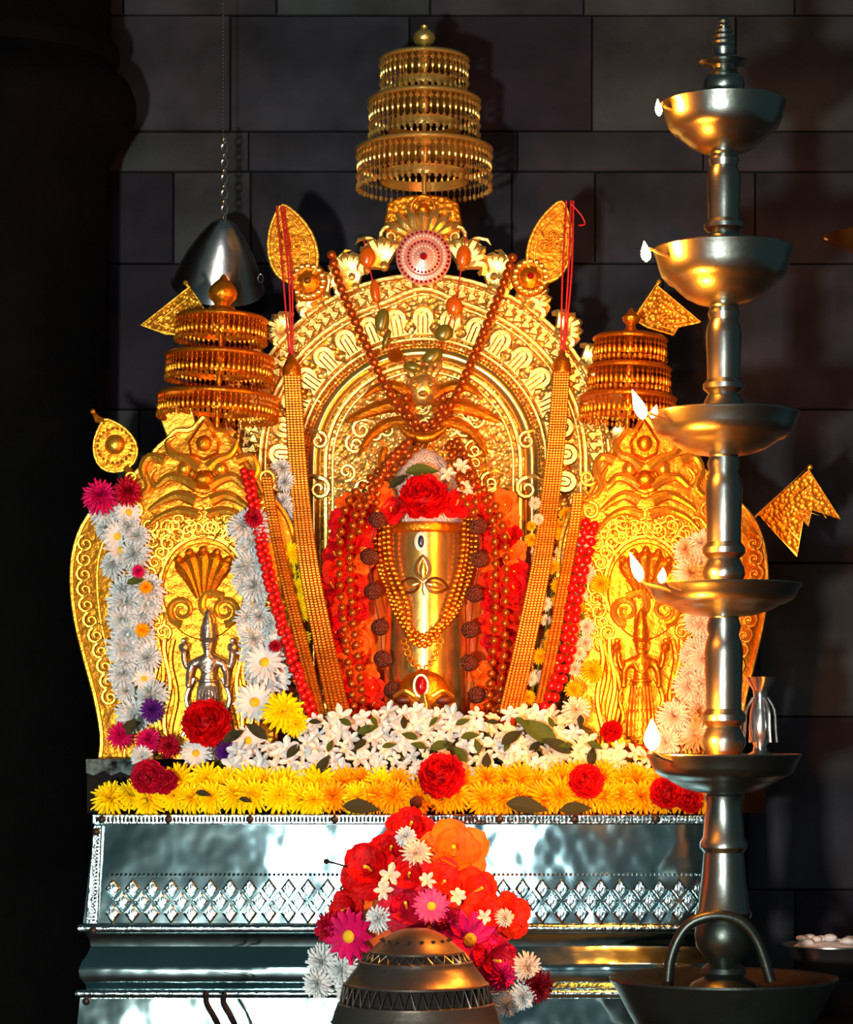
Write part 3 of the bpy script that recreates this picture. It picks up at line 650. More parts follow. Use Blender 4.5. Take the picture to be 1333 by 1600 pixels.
    b = MB(); b.lathe(fr(X, 1187, 0), [(30, 0), (30, 8), (25, 12), (27, 20), (20, 24)], 24, s, Matrix.Diagonal((1, 0.75, 1))); build('base', b, m, t)
shrine(lambda x: x, -0.03, 'left golden shrine plaque with cobra niche and scroll border', 'left', 'antique_silver', 'small silver four-armed deity standing before the left cobra niche')
shrine(lambda x: 1006 + (320 - x) * 0.92, -0.03, 'right golden shrine plaque with cobra niche behind the lamp', 'right', 'gold_warm', 'small gilded four-armed deity standing before the right cobra niche')
# leaf plate behind the left shrine crest
fr = Frame(0.02); b = MB(); b.plate(fr, [(250, 628), (300, 632), (310, 680), (286, 700), (262, 686), (250, 655)], -3, 3, 2)
tag(build('gold_back_leaf', b, 'gold'), 'plain gold leaf plate under the left tiered umbrella', 'ornament')

# ------------------------------------------------------------------ lingam with gold sheath
YL = 0.02; FLg = Frame(YL); t = thing('lingam', FLg(663, 1188), 'gold sheathed lingam cylinder with three-leaf mark and blue eye', 'lingam')
b = MB(); b.lathe(FLg(664, 1188), [(70, 0), (67, 60), (63, 200), (61, 330), (60, 352)], 64, FLg.s); build('sheath', b, 'gold_smooth', t)
b = MB(); b.lathe(FLg(664, 836), [(60, 0), (66, 3), (68, 9), (66, 15), (60, 17)], 64, FLg.s); build('top_rim', b, 'gold_warm', t)
b = MB(); b.lathe(FLg(664, 820), [(58, 0), (56, 34), (51, 62), (42, 86), (30, 104), (15, 115), (0, 119)], 40, FLg.s); build('dome', b, 'pearl_white', t)
ec = FLg(658, 851, 62); b = MB(); b.ball(ec, 0.0105, 14, 10, (1, 0.35, 1.5)); ey = build('eye', b, 'eye_white', t)
b = MB(); b.ball(ec + Vector((0, -0.0026, 0)), 0.0052, 10, 8, (1, 0.5, 1.9)); build('iris', b, 'eye_blue', ey)
def onc(x, y, d): dx = x - 664; return FLg(x, y, math.sqrt(max(0, 62.5 ** 2 - dx * dx)) + d)
for ang, L in ((0, 38), (-1.78, 36), (1.78, 36)):
    ux, uy = math.sin(ang), -math.cos(ang); pts = []
    for i in range(20):
        t_ = i / 10 if i <= 10 else 2 - i / 10; sd = 1 if i <= 10 else -1; w2 = 11.5 * math.sin(pi * t_) ** 0.8 * (1.15 - 0.4 * t_) * sd
        q = (4 + L * t_) ; pts.append((661 + ux * q - uy * w2, 914 + uy * q + ux * w2))
    b = MB(); b.tube([onc(x, y, 0.8) for x, y in pts], 0.0024, 6, True); lf = build('bilva_leaf', b, 'bilva_line', t)
    b = MB(); b.tube([onc(661 + ux * k, 914 + uy * k, 0.3) for k in (6, 12, 20, 28, L - 2)], [0.002, 0.005, 0.006, 0.004, 0.001], 8, False, 0.5); build('leaf_blade', b, 'gold_smooth', lf)
b = MB(); b.tube([onc(661, 914, 0.6), onc(660, 926, 0.6), onc(663, 934, 0.6)], 0.0014, 5); build('leaf_stalk', b, 'brass_dark', t)
# ornament mask at the foot of the lingam
fo = Frame(-0.078); t = thing('gold_mask', fo(665, 1150), 'small gold ornamental mask with ruby at the foot of the lingam', 'ornament')
b = MB(); b.ball(fo(662, 1082), 0.040, 20, 14, (1.0, 0.55, 0.85)); build('mask_body', b, 'gold_warm', t)
b = MB(); b.ball(fo(658, 1072, 22), 0.010, 10, 8, (0.8, 0.6, 1.4)); build('ruby', b, 'ruby', t)
b = MB(); b.tube([fo(658 + 11 * math.cos(a), 1072 + 17 * math.sin(a), 23) for a in [i * 2 * pi / 18 for i in range(18)]], 0.0024, 6, True); build('ruby_setting', b, 'gold_smooth', t)
for sx in (-1, 1):
    b = MB(); b.ball(fo(662 + sx * 30, 1094, 12), 0.012, 10, 8, (1.3, 0.7, 0.6)); build('eye', b, 'rudraksha', t)
    b = MB(); b.tube(interp([fo(662 + sx * 14, 1088, 20), fo(662 + sx * 30, 1079, 20), fo(662 + sx * 46, 1089, 10)], 8), 0.0034, 6); build('brow', b, 'gold', t)
b = MB(); b.tube([fo(662, 1086, 22), fo(664, 1104, 28), fo(665, 1122, 28), fo(665, 1160, 20)], [0.006, 0.010, 0.010, 0.012], 10); build('snout', b, 'gold_smooth', t)

# ------------------------------------------------------------------ flowers: shared meshes of unit radius, axis +Z
def petal(b, az, e0, e1, L, W, r0, z0, n=3, cup=0.12, base=0.45, ruffle=0, rnd=None):
    rows_ = []; p = Vector((r0, 0, z0)); ca, sa = math.cos(az), math.sin(az)
    for i in range(n + 1):
        t = i / n; e = math.radians(e0 + (e1 - e0) * t)
        if i: p = p + Vector((math.cos(e), 0, math.sin(e))) * (L / n)
        wv = W * (base + (1 - base) * math.sin(min(1.0, t * 1.35) * pi / 2)) * (1 if t < 0.75 else (1 - (t - 0.75) / 0.25 * 0.72))
        rf = (rnd.uniform(-1, 1) * ruffle if rnd else 0); row = []
        for sx in (-1, 0, 1):
            q = p + Vector((0, sx * wv / 2, cup * W * (1 if sx else 0) + (rf * sx if sx else 0)))
            row.append(Vector((q.x * ca - q.y * sa, q.x * sa + q.y * ca, q.z)))
        rows_.append(row)
    b.grid(rows_)
def fl_chrys(m, seed, cen=False, narrow=0.15):
    r = random.Random(seed); b = MB()
    for n, e0, e1, L, r0, z0 in ((19, -4, -30, 0.88, 0.10, 0.0), (19, 14, -14, 0.86, 0.09, 0.05), (18, 30, 6, 0.80, 0.08, 0.10), (15, 48, 26, 0.70, 0.07, 0.14), (12, 64, 48, 0.60, 0.05, 0.17), (8, 80, 70, 0.52, 0.03, 0.18)):
        o = r.random()
        for k in range(n): petal(b, 2 * pi * (k + o + r.uniform(-.2, .2)) / n, e0 + r.uniform(-8, 8), e1 + r.uniform(-10, 10), L * r.uniform(0.88, 1.1), narrow * r.uniform(0.9, 1.25), r0, z0, 2, 0.2)
    if cen: b.cm = 1; b.ball((0, 0, 0.34), 0.2, 8, 5, (1, 1, 0.6))
    return mesh_from(b, [m, 'flower_centre'] if cen else m)
def fl_daisy(m, seed, n=15, W=0.24):
    r = random.Random(seed); b = MB()
    for L, e0, e1, z0 in ((0.9, 6, -6, 0), (0.8, 22, 8, 0.04)):
        o = r.random()
        for k in range(n): petal(b, 2 * pi * (k + o) / n, e0 + r.uniform(-6, 6), e1 + r.uniform(-8, 8), L * r.uniform(.92, 1.06), W, 0.12, z0, 3, 0.15)
    b.cm = 1; b.ball((0, 0, 0.10), 0.24, 10, 6, (1, 1, 0.6)); return mesh_from(b, [m, 'flower_centre'])
def fl_star(m, seed, n=6):
    r = random.Random(seed); b = MB()
    for k in range(n): petal(b, 2 * pi * k / n + r.uniform(-.15, .15), 30 + r.uniform(-12, 12), 5 + r.uniform(-25, 15), 0.95 * r.uniform(.85, 1.1), 0.56 * r.uniform(.8, 1.15), 0.05, 0, 3, 0.2, 0.5)
    b.tube([(0, 0, -0.5), (0, 0, 0.06)], [0.06, 0.10], 5); b.cm = 1; b.ball((0, 0, 0.1), 0.09, 5, 4); return mesh_from(b, [m, 'flower_centre'])
def fl_rose(m, seed, n=64):
    r = random.Random(seed); b = MB()
    for k in range(n):
        t = (k + 0.5) / n; th = math.acos(1 - 1.25 * t); az = k * 2.39996
        e = 90 - math.degrees(th); q = MB(); rr = 0.55
        petal(q, 0, 30, 75, 0.62, 0.62 * r.uniform(.85, 1.15), 0, 0, 3, 0.12, 0.5, 0.06, r)
        Mx = Matrix.Rotation(az, 3, 'Z') @ Matrix.Rotation(th - pi / 2 + 0.9, 3, 'Y') @ Matrix.Rotation(r.uniform(-.5, .5), 3, 'X')
        c = Vector((math.sin(th) * math.cos(az), math.sin(th) * math.sin(az), math.cos(th))) * 0.42
        base = len(b.v); b.v.extend(Mx @ v + c for v in q.v)
        for f in q.f: b.face([i + base for i in f])
    b.ball((0, 0, 0), 0.62, 12, 8); return mesh_from(b, m)
def fl_hib(m, seed, n=5):
    r = random.Random(seed); b = MB()
    for k in range(n): petal(b, 2 * pi * k / n + r.uniform(-.1, .1), 42 + r.uniform(-10, 10), -8 + r.uniform(-14, 14), 1.0, 1.0, 0.04, 0, 6, 0.10, 0.3, 0.07, r)
    for k in range(n): petal(b, 2 * pi * (k + .5) / n + r.uniform(-.2, .2), 62 + r.uniform(-10, 10), 22 + r.uniform(-14, 14), 0.78, 0.8, 0.03, 0, 5, 0.14, 0.3, 0.07, r)
    b.cm = 1; b.tube([(0, 0, 0.1), (0.03, 0, 0.5), (0.1, 0, 0.75)], [0.04, 0.05, 0.06], 6); return mesh_from(b, [m, 'flower_centre'])
def fl_leaf(m, fold=0.18):
    b = MB(); rows_ = []
    for i in range(9):
        t = i / 8; wv = 0.42 * math.sin(pi * t ** 0.8) + 0.01; z = -0.3 * (t - 0.3) ** 2
        rows_.append([Vector((t * 2 - 1, -wv, z + fold * wv * 2)), Vector((t * 2 - 1, -wv * .5, z + fold * wv)), Vector((t * 2 - 1, 0, z)), Vector((t * 2 - 1, wv * .5, z + fold * wv)), Vector((t * 2 - 1, wv, z + fold * wv * 2))])
    b.grid(rows_); b.tube([(-1.25, 0, -0.5), (-1, 0, -0.5 * .98), (0.9, 0, -0.1)][:0] or [(-1.2, 0, -0.55), (-0.98, 0, -0.5)], 0.03, 5); return mesh_from(b, m)
FL_ = {}
for m, k in (('yellow_petal', 'yel'), ('deep_yellow_petal', 'dye'), ('white_petal', 'whi'), ('cream_petal', 'cre'), ('magenta_petal', 'mag'), ('purple_petal', 'pur'), ('crimson_petal', 'cri'), ('dark_red_petal', 'dkr')):
    for v in (0, 1): FL_[('chr', k, v)] = fl_chrys(m, hash(k) % 97 * 0 + 7 + v * 13, narrow=0.21 if k != 'whi' else 0.25)
for m, k in (('white_petal', 'whi'), ('magenta_petal', 'mag'), ('pink_petal', 'pin'), ('yellow_petal', 'yel')): FL_[('dai', k, 0)] = fl_daisy(m, 5, 12 if k == 'mag' else 15, 0.32 if k == 'mag' else 0.24)
for m, k in (('white_petal', 'whi'), ('cream_petal', 'cre')):
    for v in (0, 1, 2): FL_[('sta', k, v)] = fl_star(m, 21 + v, 6 if v else 5)
for m, k in (('red_petal', 'red'), ('crimson_petal', 'cri'), ('scarlet_petal', 'sca')): FL_[('ros', k, 0)] = fl_rose(m, 3)
for m, k in (('red_petal', 'red'), ('scarlet_petal', 'sca'), ('orange_petal', 'ora'), ('crimson_petal', 'cri')):
    for v in (0, 1): FL_[('hib', k, v)] = fl_hib(m, 31 + v)
FL_[('lea', 'grn', 0)] = fl_leaf('green_leaf'); FL_[('lea', 'drk', 0)] = fl_leaf('dark_leaf')
rf = random.Random(77)
def flower(name, key, px, py, Y, r, ax=None, parent=None, jit=0.3, flat=1.0, **tg):
    if ax is None: ax = (0, -1, 0.35)
    a = Vector(ax).normalized() + Vector((rf.uniform(-jit, jit), 0, rf.uniform(-jit, jit)))
    s = r * S(Y); return put(name, FL_[key], P(px, py, Y), parent, (s, s, s * flat), face_quat(a, rf.uniform(0, 6.28)), **tg)

def solo(name, key, px, py, Y, r, label, cat='flower', ax=None, group=None, flat=1.0, jit=0.2): return flower(name, key, px, py, Y, r, ax, None, jit, flat, label=label, cat=cat, group=group)
# ------------------------------------------------------------------ cloth, hibiscus masses and bead garlands round the lingam
b = MB(); rows_ = []
fc = Frame(0.045)
for i in range(22):
    y = 770 + (1185 - 770) * i / 21; row = []
    for j in range(61):
        u = j / 60; x0 = 540 - 26 * math.sin(pi * min(1, i / 16)); x1 = 796 + 24 * math.sin(pi * min(1, i / 16)); x = x0 + (x1 - x0) * u
        row.append(fc(x, y, 14 + 9 * math.sin(u * 46 + math.sin(i * .35) * 1.2) + 6 * math.sin(u * 21 + i * .2)))
    rows_.append(row)
b.grid(rows_)
oc = build('orange_cloth', b, 'orange_cloth'); tag(oc, 'orange pleated cloth draped behind the gold lingam', 'cloth')
so = oc.modifiers.new('thick', 'SOLIDIFY'); so.thickness = 0.0015
def mass(label, pts, seed):
    t = thing('hibiscus_garland', P(pts[0][0], 1185, -0.03), label, 'garland', 'red flower garlands beside the lingam'); r = random.Random(seed)
    for (x, y, rad) in pts:
        k = r.choice(['red', 'red', 'sca', 'sca', 'ora']); flower('red_flower', ('hib', k, r.randint(0, 1)), x + r.uniform(-6, 6), y + r.uniform(-5, 5), -0.028 + r.uniform(-.012, .012), rad, (r.uniform(-.4, .4), -1, r.uniform(-.1, .5)), t)
    b = MB(); b.tube(interp([P(x, y, -0.015) for x, y, _ in pts[::3]], 30), 0.002, 5); build('string', b, 'red_thread', t)
Lp = []; Rp = []
for i in range(14):
    y = 790 + i * 25; Lp += [(540 - 22 * math.sin(pi * i / 15) + 10 * (i > 9), y, 24), (572 - 14 * math.sin(pi * i / 14) + 16 * (i > 9), y + 12, 22)]
    Rp += [(790 + 16 * math.sin(pi * i / 15) - 10 * (i > 9), y, 24), (758 + 14 * math.sin(pi * i / 14) - 12 * (i > 9), y + 12, 22)]
mass('mass of red hibiscus flowers left of the lingam', Lp, 5); mass('mass of red hibiscus flowers right of the lingam', Rp, 6)
# rudraksha garland
t = thing('rudraksha_garland', P(640, 1085, -0.06), 'dark brown seed garland hanging on both sides of the lingam', 'garland')
rb_ = MB(); rb_.ball((0, 0, 0), 1, 14, 10); rud = mesh_from(rb_, 'rudraksha')
lft = [(590, 812), (577, 870), (583, 924), (594, 980), (598, 1030), (614, 1078)]; rgt = [(748, 822), (750, 874), (741, 928), (735, 984), (733, 1036), (745, 1086)]
for x, y in lft + rgt: put('seed', rud, P(x, y, -0.068), t, (15 * S(-.068), 13 * S(-.068), 13.5 * S(-.068)), qplane(rf.uniform(-.4, .4)))
for q in (lft, rgt):
    b = MB(); b.tube(interp([P(x, y, -0.068) for x, y in q], 24), 0.0012, 5); build('string', b, 'rudraksha', t)
bb = MB(); bb.ball((0, 0, 0), 1, 10, 8); BEAD = {m: mesh_from(bb, m) for m in ('copper_bead', 'red_bead', 'gold_warm', 'gold', 'amber_bead', 'olive_bead')}
def necklace(name, label, strands, step, r, m, cat='necklace', group=None, jitter=0):
    base = min((P(*q) for s_ in strands for q in s_), key=lambda v: v.z)
    t = thing(name, base, label, cat, group)
    for st in strands:
        pts = even([P(*q) for q in st], step * 0.001); b = MB(); b.tube(pts, 0.0009, 4); build('string', b, m, t)
        for p in pts: put('bead', BEAD[m], p + Vector((rf.uniform(-jitter, jitter), 0, rf.uniform(-jitter, jitter))) * 0.001, t, r * 0.001)
    return t
necklace('bead_necklace', 'long copper bead necklace hanging in a deep V on the arch', [[(518, 398, 0.075), (535, 455, 0.07), (575, 545, 0.07), (618, 630, 0.065), (662, 672, 0.06), (706, 630, 0.065), (745, 545, 0.07), (782, 455, 0.07), (801, 402, 0.075)]], 14, 7.6, 'copper_bead')
necklace('bead_necklace', 'short copper bead loop inside the V of the long necklace', [[(634, 622, 0.055), (640, 650, 0.05), (662, 664, 0.048), (684, 650, 0.05), (692, 622, 0.055)]], 13, 6.6, 'copper_bead')
fr = Frame(0.06); b = MB(); q = arc(661, 640, 46, 215, 325, 20); b.tube([fr(x, y, 14) for x, y in q], [0.001 * (2 + 7 * math.sin(pi * i / 19)) for i in range(20)], 10)
tag(build('gold_crescent', b, 'gold_warm'), 'gold crescent under the copper bead necklace', 'ornament')
dbl = lambda pts, o: [[(x - o, y, Y) for x, y, Y in pts], [(x + o, y + 8, Y) for x, y, Y in pts]]
Lb = [(640, 694, -0.02), (596, 738, -0.05), (552, 785, -0.07), (539, 850, -0.08), (541, 930, -0.085), (548, 1000, -0.088), (556, 1060, -0.09), (562, 1120, -0.095)]
Rb = [(712, 694, -0.02), (736, 740, -0.05), (770, 790, -0.07), (782, 850, -0.08), (782, 930, -0.085), (780, 1000, -0.088), (775, 1060, -0.09), (768, 1120, -0.095)]
necklace('bead_garland', 'double copper bead garland left of the gold lingam', dbl(Lb, 8), 16.5, 6.6, 'copper_bead', 'garland', None, 0.6)
necklace('bead_garland', 'double copper bead garland right of the gold lingam', dbl(Rb, 8), 16.5, 6.6, 'copper_bead', 'garland', None, 0.6)
necklace('bead_garland', 'slack copper bead strands over the left shoulder of the lingam', [[(638, 690, -0.03), (606, 722, -0.055), (590, 770, -0.066), (588, 812, -0.07)], [(632, 706, -0.04), (596, 740, -0.06), (572, 788, -0.07), (562, 830, -0.075)]], 13, 6.4, 'copper_bead', 'garland', None, 1)
necklace('bead_garland', 'slack copper bead strands over the right shoulder of the lingam', [[(714, 690, -0.03), (732, 724, -0.055), (742, 770, -0.066), (744, 812, -0.07)], [(700, 700, -0.04), (716, 740, -0.062), (726, 780, -0.07), (740, 800, -0.072)]], 13, 6.4, 'copper_bead', 'garland', None, 1)
solo('hibiscus', ('hib', 'red', 1), 612, 800, -0.06, 24, 'red hibiscus low at the left of the large rose')
solo('hibiscus', ('hib', 'sca', 1), 738, 778, -0.055, 24, 'scarlet hibiscus low at the right of the large rose')
# fine gold chains lying over the cylinder
t = thing('gold_chain_necklace', P(660, 1062, -0.06), 'layered gold chains looping down over the lingam cylinder', 'necklace')
for k, (xl, xr, yb, o) in enumerate(((592, 738, 1008, 0), (600, 731, 996, 1), (607, 725, 1012, 2), (586, 744, 1000, 3))):
    b = MB(); pts = [(xl, 808), (xl + 4, 880), (xl + 22 + 4 * o, 950), (640, yb - 14), (660, yb), (682, yb - 14), (xr - 20 - 3 * o, 950), (xr - 4, 880), (xr, 812)]
    P3 = []
    for x, y in pts:
        dx = x - 664; P3.append(FLg(x, y, (math.sqrt(max(0, 66 ** 2 - dx * dx)) if abs(dx) < 66 else 0) + 8 + k))
    for p in even(P3, 0.0085): b.ball(p, 0.0043, 6, 5)
    build('chain_strand', b, 'gold_warm', t, kind='stuff')
b = MB()
for sx in (-1, 1):
    for p in even([FLg(660 + sx * 28, 1004, 66), FLg(660 + sx * 18, 1032, 70), FLg(660, 1052, 74)], 0.0095): b.tube([p + Vector((0.0042 * math.cos(a), -0.001, 0.0042 * math.sin(a))) for a in [i * 2 * pi / 10 for i in range(10)]], 0.0012, 5, True)
build('lower_chain', b, 'gold_warm', t, kind='stuff')
# amber and olive leaf-bead garland on the arch
t = thing('amber_garland', P(650, 590, 0.07), 'loose garland of amber and olive leaf beads below the medallion', 'garland')
seq = [(574, 402, 'amber_bead', 14, 17, .1), (586, 455, 'amber_bead', 8, 20, -.1), (597, 500, 'olive_bead', 12, 20, .2), (604, 530, 'olive_bead', 6, 16, .3), (618, 556, 'gold_warm', 14, 12, 0), (646, 574, 'olive_bead', 17, 8, .2), (676, 556, 'olive_bead', 18, 12, -.5), (694, 520, 'olive_bead', 16, 14, -.4), (710, 478, 'amber_bead', 14, 16, -.2), (724, 400, 'amber_bead', 12, 19, 0.1)]
for x, y, m, rx, rz, a in seq: put('leaf_bead', BEAD[m], P(x, y, 0.083), t, (rx * .00095, 0.006, rz * .00095), qplane(a))
b = MB(); b.tube(interp([P(568, 372, .083)] + [P(x, y, 0.083) for x, y, *_ in seq] + [P(727, 370, .083)], 60), 0.0011, 5); build('string', b, 'red_thread', t)

# ------------------------------------------------------------------ gold ropes
def rope(label, path, wid, n, capped=True):
    t = thing('gold_rope', P(*path[-1]), label, 'garland', 'gold chain ropes hanging beside the lingam')
    for k in range(n):
        o = (k - (n - 1) / 2) * wid / n
        pts = even([P(x + o * (0.72 + 0.28 * i / (len(path) - 1)), y, Y - 0.004 * math.cos(o / wid * pi)) for i, (x, y, Y) in enumerate(path)], 0.0022)
        rr = wid / n * 0.00062; b = MB(); b.tube(pts, [rr * (1.0 if i % 2 else 0.72) for i in range(len(pts))], 6)
        build('strand', b, 'gold_rope', t)
    if capped:
        c = P(path[0][0], path[0][1], path[0][2]); b = MB(); b.lathe(c, [(wid * .44, -12), (wid * .44, 0), (wid * .34, 8), (5, 16), (3, 22)], 16, 0.001); build('cap', b, 'gold_warm', t)
rope('long gold chain rope hung from a red thread left of the lingam', [(456, 575, 0.055), (461, 660, 0.03), (468, 760, 0.0), (482, 880, -0.06), (505, 1000, -0.10), (530, 1115, -0.12)], 34, 5)
rope('shorter gold chain rope behind the long left one', [(416, 745, -0.06), (430, 830, -0.075), (450, 920, -0.085), (475, 1020, -0.10), (500, 1118, -0.11)], 20, 3, False)
rope('long gold chain rope hung from a red thread right of the lingam', [(878, 570, 0.055), (872, 660, 0.03), (862, 760, 0.0), (846, 880, -0.06), (822, 1000, -0.10), (796, 1115, -0.12)], 34, 6)
rope('shorter gold chain rope beside the long right one', [(903, 770, -0.06), (896, 830, -0.075), (880, 920, -0.085), (862, 1020, -0.10), (842, 1118, -0.11)], 20, 3, False)
# red bead strings
Lr = [(386, 735, -0.055), (399, 800, -0.075), (416, 880, -0.09), (434, 950, -0.10), (455, 1020, -0.11), (474, 1075, -0.12), (490, 1122, -0.125)]
necklace('red_bead_string', 'string of red beads on the right edge of the left shrine', [[(x - 5, y, Y) for x, y, Y in Lr], [(x + 5, y + 5, Y) for x, y, Y in Lr]], 11.5, 6.2, 'red_bead', 'garland', None, 1.6)
Rr = [(922, 818, -0.06), (914, 862, -0.08), (902, 915, -0.09), (892, 975, -0.10), (884, 1025, -0.105), (868, 1070, -0.115), (852, 1118, -0.12)]
necklace('red_bead_string', 'string of plump red beads on the left edge of the right shrine', [[(x - 6, y, Y) for x, y, Y in Rr], [(x + 6, y + 2, Y) for x, y, Y in Rr]], 15, 7.6, 'red_bead', 'garland', None, 1.2)

# ------------------------------------------------------------------ flower garlands on the shrines
def garland(label, path, step, r, keys, seed, wid=0, name='flower_garland'):
    rr = random.Random(seed); t = thing(name, P(*path[-1]), label, 'garland')
    b = MB(); b.tube(interp([P(*q) for q in path], 30), 0.0016, 5); build('string', b, 'green_leaf', t)
    for i, p in enumerate(even([P(*q) for q in path], step * .001)):
        for o in ((-wid, wid) if wid else (0,)):
            k = keys[rr.randrange(len(keys))] if not callable(keys) else keys(i)
            s = r * rr.uniform(.72, 1.15) * .001
            put('flower', FL_[k], p + Vector((o * .001 + rr.uniform(-9, 9) * .001, rr.uniform(-.006, .006), rr.uniform(-10, 10) * .001)), t, s, face_quat((rr.uniform(-.7, .7), -1, rr.uniform(-.3, .7)), rr.uniform(0, 6)))
    return t
W_ = [('chr', 'whi', 0), ('chr', 'whi', 1), ('chr', 'whi', 0), ('dai', 'whi', 0)]
garland('thick white chrysanthemum garland on the left edge of the left shrine', [(188, 800, -0.062), (194, 850, -0.068), (202, 900, -0.07), (206, 960, -0.07), (208, 1020, -0.072), (212, 1080, -0.074), (218, 1108, -0.076)], 22, 29, W_, 3, 16)
garland('white chrysanthemum garland on the right edge of the left shrine', [(392, 806, -0.065), (395, 860, -0.07), (396, 920, -0.072), (404, 980, -0.075), (416, 1030, -0.08), (420, 1075, -0.085)], 22, 27, W_, 4, 7)
garland('white then yellow flower garland between the two left gold ropes', [(436, 742, 0.005), (444, 800, -0.01), (456, 850, -0.03), (468, 920, -0.055), (474, 990, -0.07)], 20, 21, lambda i: ('chr', 'whi', i % 2) if i < 6 else ('chr', 'yel', i % 2), 5)
garland('thin yellow and white garland between the right gold ropes', [(880, 800, -0.01), (872, 860, -0.03), (862, 930, -0.055), (848, 1010, -0.075), (830, 1090, -0.09)], 20, 14, lambda i: ('chr', 'dye', i % 2) if i % 5 < 3 else ('chr', 'cre', i % 2), 6)
garland('cream flower garland on the left edge of the right shrine', [(916, 850, -0.055), (914, 920, -0.065), (908, 990, -0.075), (902, 1050, -0.085)], 24, 17, [('chr', 'cre', 0), ('chr', 'cre', 1), ('chr', 'dye', 0)], 7)
garland('cream flower garland on the right edge of the right shrine, behind lamp', [(1086, 850, -0.055), (1092, 930, -0.062), (1090, 1010, -0.07), (1080, 1090, -0.08), (1060, 1130, -0.09)], 24, 27, [('chr', 'cre', 0), ('chr', 'cre', 1)], 8, 12)
garland('short yellow and white flower strand beside the long right rope', [(840, 790, -0.02), (838, 830, -0.03), (832, 870, -0.04)], 18, 11, [('chr', 'dye', 0), ('chr', 'cre', 1)], 9)
solo('aster', ('chr', 'mag', 0), 156, 777, -0.075, 32, 'magenta aster at the top left corner of the left shrine')
solo('aster', ('chr', 'cri', 1), 199, 768, -0.072, 26, 'crimson aster right of the magenta one on the left shrine')
solo('flower_bloom', ('chr', 'cri', 0), 396, 810, -0.09, 17, 'small crimson bloom on the right edge of the left shrine')
solo('rose', ('ros', 'red', 0), 663, 778, -0.075, 38, 'large red rose resting on top of the gold cylinder', flat=0.85)
solo('hibiscus', ('hib', 'red', 0), 712, 790, -0.06, 26, 'red hibiscus to the right of the large rose on the lingam')
solo('hibiscus', ('hib', 'ora', 1), 594, 775, -0.055, 24, 'orange hibiscus left of the large rose on the lingam')
for k, (x, y) in enumerate(((700, 742), (728, 764), (722, 730))): solo('jasmine', ('sta', 'cre', k), x, y, -0.066, 15, 'small cream flower behind the large red rose, %s' % ('closest to the rose', 'furthest right', 'topmost')[k])
solo('leaf', ('lea', 'grn', 0), 660, 736, -0.075, 28, 'green leaf above the large red rose on the lingam', 'leaf', (0.1, -1, 0.6)).rotation_quaternion = face_quat((0.1, -1, 0.7), 0.1)
solo('leaf', ('lea', 'drk', 0), 622, 752, -0.07, 18, 'dark green leaf left of the large red rose on the lingam', 'leaf').rotation_quaternion = face_quat((-0.3, -1, 0.4), 0.7)
for x, y, r, k, lab in ((212, 908, 15, 'grn', 'small green leaf tucked in the thick white garland'), (206, 1132, 16, 'drk', 'dark leaf at the foot of the thick white garland')):
    solo('leaf', ('lea', k, 0), x, y, -0.105, r, lab, 'leaf').rotation_quaternion = face_quat((0.2, -1, 0.4), 0.3)
for x, y, r, k, lab in ((216, 893, 12, 'mag', 'tiny pink bloom in the middle of the thick white garland'), (222, 985, 13, 'dye', 'small yellow bloom half way down the thick white garland'), (228, 918, 12, 'dye', 'tiny yellow bloom beside the green leaf in the white garland'), (430, 1010, 12, 'cri', 'tiny crimson bloom on the lower red bead string')):
    solo('flower_bloom', ('chr', k, 0), x, y, -0.108, r, lab)
# flowers at the foot of the left shrine
for key, x, y, Y, r, lab in [(('ros', 'red', 0), 323, 1130, -0.125, 37, 'round red rose before the silver figurine'),
    (('chr', 'mag', 0), 188, 1150, -0.09, 24, 'crimson pink bloom at the left foot of the left shrine'), (('chr', 'mag', 1), 232, 1158, -0.11, 24, 'magenta bloom under the thick white garland'),
    (('chr', 'cri', 1), 264, 1166, -0.12, 21, 'crimson bloom between the magenta bloom and the red rose'), (('chr', 'pur', 0), 238, 1110, -0.10, 22, 'purple bloom at the end of the thick white garland'),
    (('chr', 'pur', 1), 355, 1174, -0.135, 21, 'violet bloom right of the round red rose'), (('dai', 'whi', 0), 398, 1098, -0.115, 34, 'white daisy with yellow eye left of the yellow bloom'),
    (('dai', 'whi', 0), 414, 1036, -0.105, 34, 'white daisy on the lower right white garland'), (('chr', 'yel', 0), 442, 1112, -0.135, 36, 'bright yellow bloom beside the left gold ropes'),
    (('chr', 'yel', 1), 462, 1132, -0.138, 24, 'small yellow bloom under the bright yellow one by the ropes'), (('dai', 'whi', 0), 388, 1158, -0.14, 28, 'white daisy with yellow eye right of the violet bloom'),
    (('dai', 'whi', 0), 306, 1178, -0.13, 26, 'white daisy below the round red rose'), (('chr', 'whi', 0), 222, 1182, -0.125, 20, 'white bloom under the magenta blooms at left'),
    (('ros', 'red', 0), 956, 1143, -0.14, 17, 'small red rose at the foot of the right shrine'), (('chr', 'dye', 0), 925, 1050, -0.11, 21, 'yellow bloom hanging on the lower right shrine'),
    (('chr', 'dye', 1), 938, 912, -0.085, 18, 'small yellow bloom on the left edge of the right shrine'), (('chr', 'dye', 0), 896, 1078, -0.115, 16, 'small yellow bloom beside the end of the red bead string'),
    (('chr', 'cre', 0), 900, 1110, -0.125, 26, 'cream bloom at the left foot of the right shrine'), (('chr', 'cre', 1), 1052, 1120, -0.12, 30, 'cream bloom beside the lamp shaft, upper'), (('chr', 'cre', 0), 1085, 1150, -0.12, 30, 'cream bloom beside the lamp shaft, lower right'), (('chr', 'cre', 1), 1040, 1160, -0.13, 28, 'cream bloom behind the lowest flame')]:
    solo({'ros': 'rose', 'chr': 'chrysanthemum', 'dai': 'daisy'}[key[0]], key, x, y, Y, r, lab)
